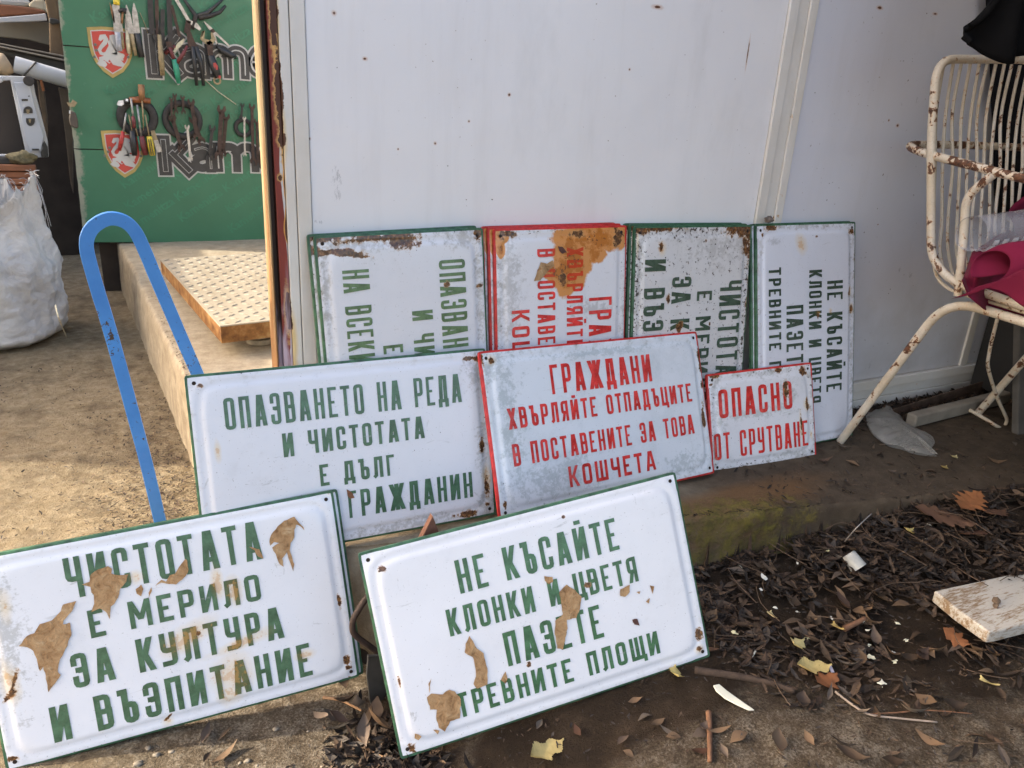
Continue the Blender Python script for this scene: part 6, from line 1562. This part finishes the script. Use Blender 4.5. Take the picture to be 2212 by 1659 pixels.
for i, (x, y, s_) in enumerate(((150, 1330, 1), (270, 1260, 1.1), (350, 1330, 1.2), (200, 1350, .9), (470, 1340, 1.3), (480, 1440, 1.2), (390, 1440, 1.1), (320, 1010, 1.0), (380, 980, 1.1), (250, 1080, .9), (440, 1390, 1.1), (90, 1400, 1))):
    p = at_z(*cK(x, y), -.235); o = bpy.data.objects.new('leaf', rnd.choice(LW)); link(o); p.z += .012+.010*(i % 3); o.location = p; o.rotation_euler = (rnd.gauss(0, .7), rnd.gauss(0, .7), rnd.uniform(0, 6.28)); o.scale = (s_,)*3
    tag(o, 'curled dry brown leaf in the heap between the front signs', 'leaf', 'leaves between the front signs')
# notable leaves
O1 = oak('oak_shape', .105, .036, M_LO, .10, 5, 1); O2 = oak('oak_shape_dark', .12, .034, leafmat('dull_oak', [(.12, .06, .038), (.16, .085, .05)]), .08, 5, 2); O3 = oak('oak_shape_small', .055, .022, M_LO, .2, 3, 3)
place('oak_leaf', O1, *cR3(1455, 335), .25, (.15, -.1), .030, 'bright russet oak leaf on top of the litter at right', 'leaf', None, 1.0)
place('oak_leaf', O2, *cR3(1330, 390), -.75, (.1, .1), .018, 'large dull brown oak leaf beneath the russet one, pointing left', 'leaf', None, 1.05)
place('oak_leaf', O2, *cR3(1590, 370), .1, (-.1, .15), .020, 'dull brown oak leaf to the right of the russet one', 'leaf', None, .75)
place('oak_leaf', O2, *cR3(1480, 455), .05, (-.2, .05), .014, 'dull brown oak leaf below the russet one', 'leaf', None, .9)
place('oak_leaf', O1, *cR3(355, 570), 1.9, (.6, -.5), .030, 'russet oak leaf propped against the mossy ledge', 'leaf', None, .8)
place('oak_leaf', O3, *cR3(720, 1220), .1, (.1, .05), .008, 'small rust red oak leaf overlapping the yellow one', 'leaf', None, 1.0)
place('oak_leaf', O3, *cR3(1385, 1010), -1.2, (.3, .2), .014, 'small russet leaf left of the white board tip', 'leaf', None, .9)
place('leaf', LW[0], *cR3(1265, 630), -.5, (.2, .2), .022, 'broad smooth brown leaf above the white board', 'leaf', None, 1.3)
place('leaf', LW[1], *cR3(1205, 1100), .3, (.2, .2), .008, 'greyish brown leaf on bare soil below the litter', 'leaf', None, 1.2)
place('leaf', LW[2], *cR3(80, 1470), .6, (.2, .2), .008, 'orange brown leaf at the bottom beside the stick', 'leaf', None, .7)
Y1 = oak('yellow_shape', .075, .022, M_LY, .25, 2, 7); Y2 = oak('yellow_shape_small', .045, .017, M_LY, .3, 2, 8)
place('yellow_leaf', Y1, *cR3(650, 1155), -.25, (.1, .1), .008, 'torn yellow leaf beside the small red oak leaf', 'leaf', None, .95)
place('yellow_leaf', Y1, *cF2(1245, 1465), .25, (.1, .1), .010, 'curled yellow leaf at the bottom edge in front of the nearest sign', 'leaf', None, 1.0)
place('yellow_leaf', Y2, *cF2(1925, 1050), 1.0, (.3, .2), .008, 'yellow leaf at the lower right corner of the nearest sign', 'leaf', None, .95)
place('yellow_leaf', Y2, *cR3(565, 1050), .3, (.3, .2), .016, 'crumpled yellow leaf in the middle of the litter', 'leaf', None, 1.0)
place('yellow_leaf', Y2, *cR3(775, 970), 1.2, (.3, .2), .018, 'yellow leaf scrap right of the crumpled yellow leaf', 'leaf', None, .8)
place('yellow_leaf', Y2, *cR3(1565, 1235), 1.4, (.3, .2), .008, 'pale yellow petal shaped leaf on bare ground at far right', 'leaf', None, .85)
place('yellow_leaf', Y2, *cR3(1140, 470), .2, (.2, .2), .022, 'yellow leaf scrap near the oak leaves', 'leaf', None, .8)
place('yellow_leaf', Y2, *cR3(430, 905), .9, (.4, .2), .018, 'small ochre leaf left of the litter centre', 'leaf', None, .7)
place('yellow_leaf', Y2, *cR3(1335, 105), .3, (.1, .1), .005, 'yellow scrap lying on the ledge at right', 'leaf', None, .6)
place('yellow_leaf', Y2, *cR3(1385, 50), .2, (.1, .1), .005, 'pale yellow leaf on the ledge next to the plastic bag', 'leaf', None, .6)
CH = [chip('chip_shape', rnd.uniform(.010, .018), M_LP, i) for i in range(6)]
for (x, y) in ((725, 565), (565, 628), (208, 618), (272, 648), (395, 705), (945, 335), (770, 425), (1235, 450), (1265, 508), (1300, 575), (1580, 522), (1210, 575), (1225, 505), (825, 965), (905, 930), (955, 1098), (1070, 1072), (1075, 1118), (940, 1035), (620, 1000), (240, 995), (1085, 945), (450, 862), (568, 885), (1135, 1010), (740, 915), (935, 980), (376, 765), (1245, 430), (1360, 520)):
    place('pale_scrap', rnd.choice(CH), *cR3(x, y), rnd.uniform(0, 6), (rnd.gauss(0, .3), rnd.gauss(0, .3)), .016 if y < 1000 else .006, 'tiny pale yellowish scrap among the litter', 'scrap', 'pale scraps in the litter', rnd.uniform(.6, 1.2))
# white cup fragment
p = at_z(*cR3(838, 545), .0)
for _ in range(5): p = at_z(*cR3(838, 545), surf(p.x, p.y)+litter_h(p.x, p.y)+.02)
V = []; F = []; ns = 24
for j, (r, z) in enumerate(((.0135, 0), (.0145, .003), (.0175, .034), (.0165, .034), (.0135, .004))):
    for i in range(ns): a = i*6.2832/ns; V.append((r*math.cos(a), r*math.sin(a), z))
for j in range(4):
    for i in range(ns): a, b = j*ns+i, j*ns+(i+1) % ns; F.append((a, b, b+ns, a+ns))
F.append(tuple(range(ns))[::-1]); F.append(tuple(range(4*ns, 5*ns)))
o = meshobj('plastic_cup', V, F, simple('dirty_white_plastic', (.48, .47, .42), .5, .2, 40, .2), smooth=True); auto_smooth(o, 40); o.location = (p.x, p.y, p.z); o.rotation_euler = (2.25, .3, .5)
tag(o, 'small dirty white plastic cup lying upside down in the litter', 'cup')
def flat_px(name, f, pts, z, th, mat, label, cat):
    P = [at_z(*f(*q), z) for q in pts]; c = sum(P, Vector())/len(P); zz = max(surf(q.x, q.y) for q in P)
    P = [at_z(*f(*q), zz+.004) for q in pts]; c = sum(P, Vector())/len(P)
    m = MB(); m.prism([p-c for p in P], (0, 0, th)); o = m.build(name, mat); o.location = c; bevel(o, .0007, 2); return tag(o, label, cat)
M_SHARD = simple('cream_plastic', (.66, .66, .55), .5, .06, 20, .1)
flat_px('plastic_shard', cR3, [(135, 1235), (165, 1228), (205, 1262), (265, 1305), (300, 1330), (348, 1362), (320, 1362), (255, 1332), (195, 1300), (150, 1262)], -.15, .003, M_SHARD, 'long cream coloured plastic shard on the front ground', 'plastic shard')
flat_px('paper_bit', cR3, [(732, 1128), (748, 1125), (766, 1162), (750, 1168)], -.15, .0015, simple('lilac_white_paper', (.55, .5, .55), .7, .05), 'little white rectangular paper bit in the soil', 'paper bit')
flat_px('white_scrap', cR3, [(338, 1082), (352, 1045), (360, 1055), (350, 1070), (340, 1085)], -.15, .0015, M_SHARD, 'thin white squiggle of plastic in the soil', 'plastic bit')
flat_px('star_scrap', cR3, [(985, 1218), (1005, 1210), (1010, 1196), (1020, 1212), (1040, 1225), (1018, 1226), (1015, 1245), (1006, 1226)], -.15, .002, M_SHARD, 'small white star shaped flower scrap on the soil', 'flower scrap')
def stick(name, f, pts, r, mat, label, cat='stick', dz=.004):
    P = []
    for q in pts:
        z = -.15
        for _ in range(4): p = at_z(*f(*q), z); z = surf(p.x, p.y)+litter_h(p.x, p.y)*.6+dz
        P.append(p)
    n = len(catmull(P, 6)); m = MB(); m.tube(catmull(P, 6), [r*(1-.3*i/n) for i in range(n)], 8); return tag(m.build(name, mat, smooth=True), label, cat)
M_BARK = simple('brown_bark', (.17, .085, .045), .85, .4, 60, .6); M_DBARK = simple('dark_bark', (.06, .04, .028), .9, .4, 60, .6)
stick('stick', cR3, [(112, 1368), (118, 1500), (118, 1625)], .0052, M_BARK, 'short brown stick at the bottom right of the nearest sign')
stick('dark_branch', cR3, [(40, 1150), (250, 1180), (420, 1215), (560, 1262)], .007, M_DBARK, 'dark thin branch half sunk in the soil below the sign corner')
stick('root', cR3, [(770, 1262), (860, 1330), (950, 1380), (1100, 1400), (1300, 1420)], .0022, simple('pale_root', (.30, .24, .19), .8, .2, 60, .3), 'long pale thin root across the front ground')
stick('twig', cR3, [(950, 1378), (1100, 1370), (1230, 1358), (1480, 1375)], .0014, M_BARK, 'reddish thin twig beside the pale root')
stick('twig', cR3, [(820, 480), (880, 410), (960, 335)], .0013, simple('grey_twig', (.3, .28, .26), .8, .2), 'straight grey twig rising from the cup', dz=.03)
stick('bark_piece', cR3, [(815, 935), (870, 910), (925, 880)], .0058, M_BARK, 'stout brown bark piece in the litter centre', 'bark', .018)
stick('stick', cK, [(100, 1160), (220, 1178), (300, 1215), (372, 1252)], .0028, simple('peeled_twig', (.34, .19, .09), .7, .3), 'orange brown bent twig on the leaf heap', dz=.02)
stick('stick', cK, [(398, 1520), (480, 1560), (570, 1600)], .002, bpy.data.materials['peeled_twig'], 'thin tan twig at the left of the nearest sign corner')
# gritty stones on the lower left concrete
scatter_r = random.Random(77); M_GRIT = simple('concrete_grit', (.20, .17, .13), .9, .35, 80, .5)
for i in range(26):
    u = scatter_r.uniform(250, 850); v = scatter_r.uniform(1560, 1659)
    if v < 1659-(u-120)*.28: continue
    r = scatter_r.uniform(.003, .007); p = at_z(u, v, -.24); o = lump('pebble', (p.x, p.y, ghn(p.x, p.y)+r*.1), r*scatter_r.uniform(.6, 1.3), M_GRIT, i, (1, .75, .45), k=.55, sub=2); tag(o, 'small rough pebble on the gritty ground at lower left', 'pebble', 'pebbles at lower left')

# ================================================================== ADDED OFF-FRAME LIGHT BLOCKERS (tarpaulin on poles left of the camera, awning over the right)
tp = empty('added_sun_screen', (-1.6, .9, 0), 'added white tarpaulin on two poles left of the view, unseen, blocking sun', 'tarpaulin')  # added screen: keeps sun off the front ground, pale to bounce light
M_TARP = simple('white_bounce_tarpaulin', (.72, .71, .68), .7, .05, 6, .1)
def tq(mb, nm, mat): o = mb.build(nm, mat); o.parent = tp; o.matrix_parent_inverse = Matrix.Translation(-Vector(tp.location)); return o
o = grid_surface('sheet', lambda u, v: (-1.6+.03*math.sin(u*20), -1.0+3.2*u, 1.0+.03*math.sin(u*9)*(1-v)+2.2*v), 40, 12, M_TARP, .004); o.parent = tp; o.matrix_parent_inverse = Matrix.Translation(-Vector(tp.location))
for y in (-1.02, 2.22): m = MB(); m.tube([(-1.6, y, -.35), (-1.6, y, 3.25)], .03, 10); tq(m, 'pole', M_DKMET)

cu_ = empty('added_curtain', (2.1, -.2, 0), 'added dark curtain to the right of the view, unseen, cutting light', 'curtain')  # added out of view to darken the right side
M_CUR = simple('charcoal_light_block', (.035, .033, .032), .9, .2, 6, .2)
o = grid_surface('curtain_sheet', lambda u, v: (2.24+.03*math.sin(u*40), -1.3+1.73*u, .05+2.2*v), 60, 8, M_CUR, .004); o.parent = cu_; o.matrix_parent_inverse = Matrix.Translation(-Vector(cu_.location))
m = MB(); m.tube([(2.24, -1.35, 2.27), (2.24, 1.39, 2.27)], .015, 10); o = m.build('curtain_rail', M_DKMET); o.parent = cu_; o.matrix_parent_inverse = Matrix.Translation(-Vector(cu_.location))
aw = empty('skyblock', (2.2, .6, 2.3), 'added unseen canvas awning over the right half of the wall', 'skyblock')  # added out of view to cut sky light on the right wall
o = grid_surface('skyblock_canvas', lambda u, v: (1.42+1.85*u, 1.385-2.7*v, 1.70-.42*v-.02*math.sin(u*12)), 20, 10, simple('skyblock_canvas', (.10, .10, .11), .9, .2, 6, .2), .004); o.parent = aw; o.matrix_parent_inverse = Matrix.Translation(-Vector(aw.location))
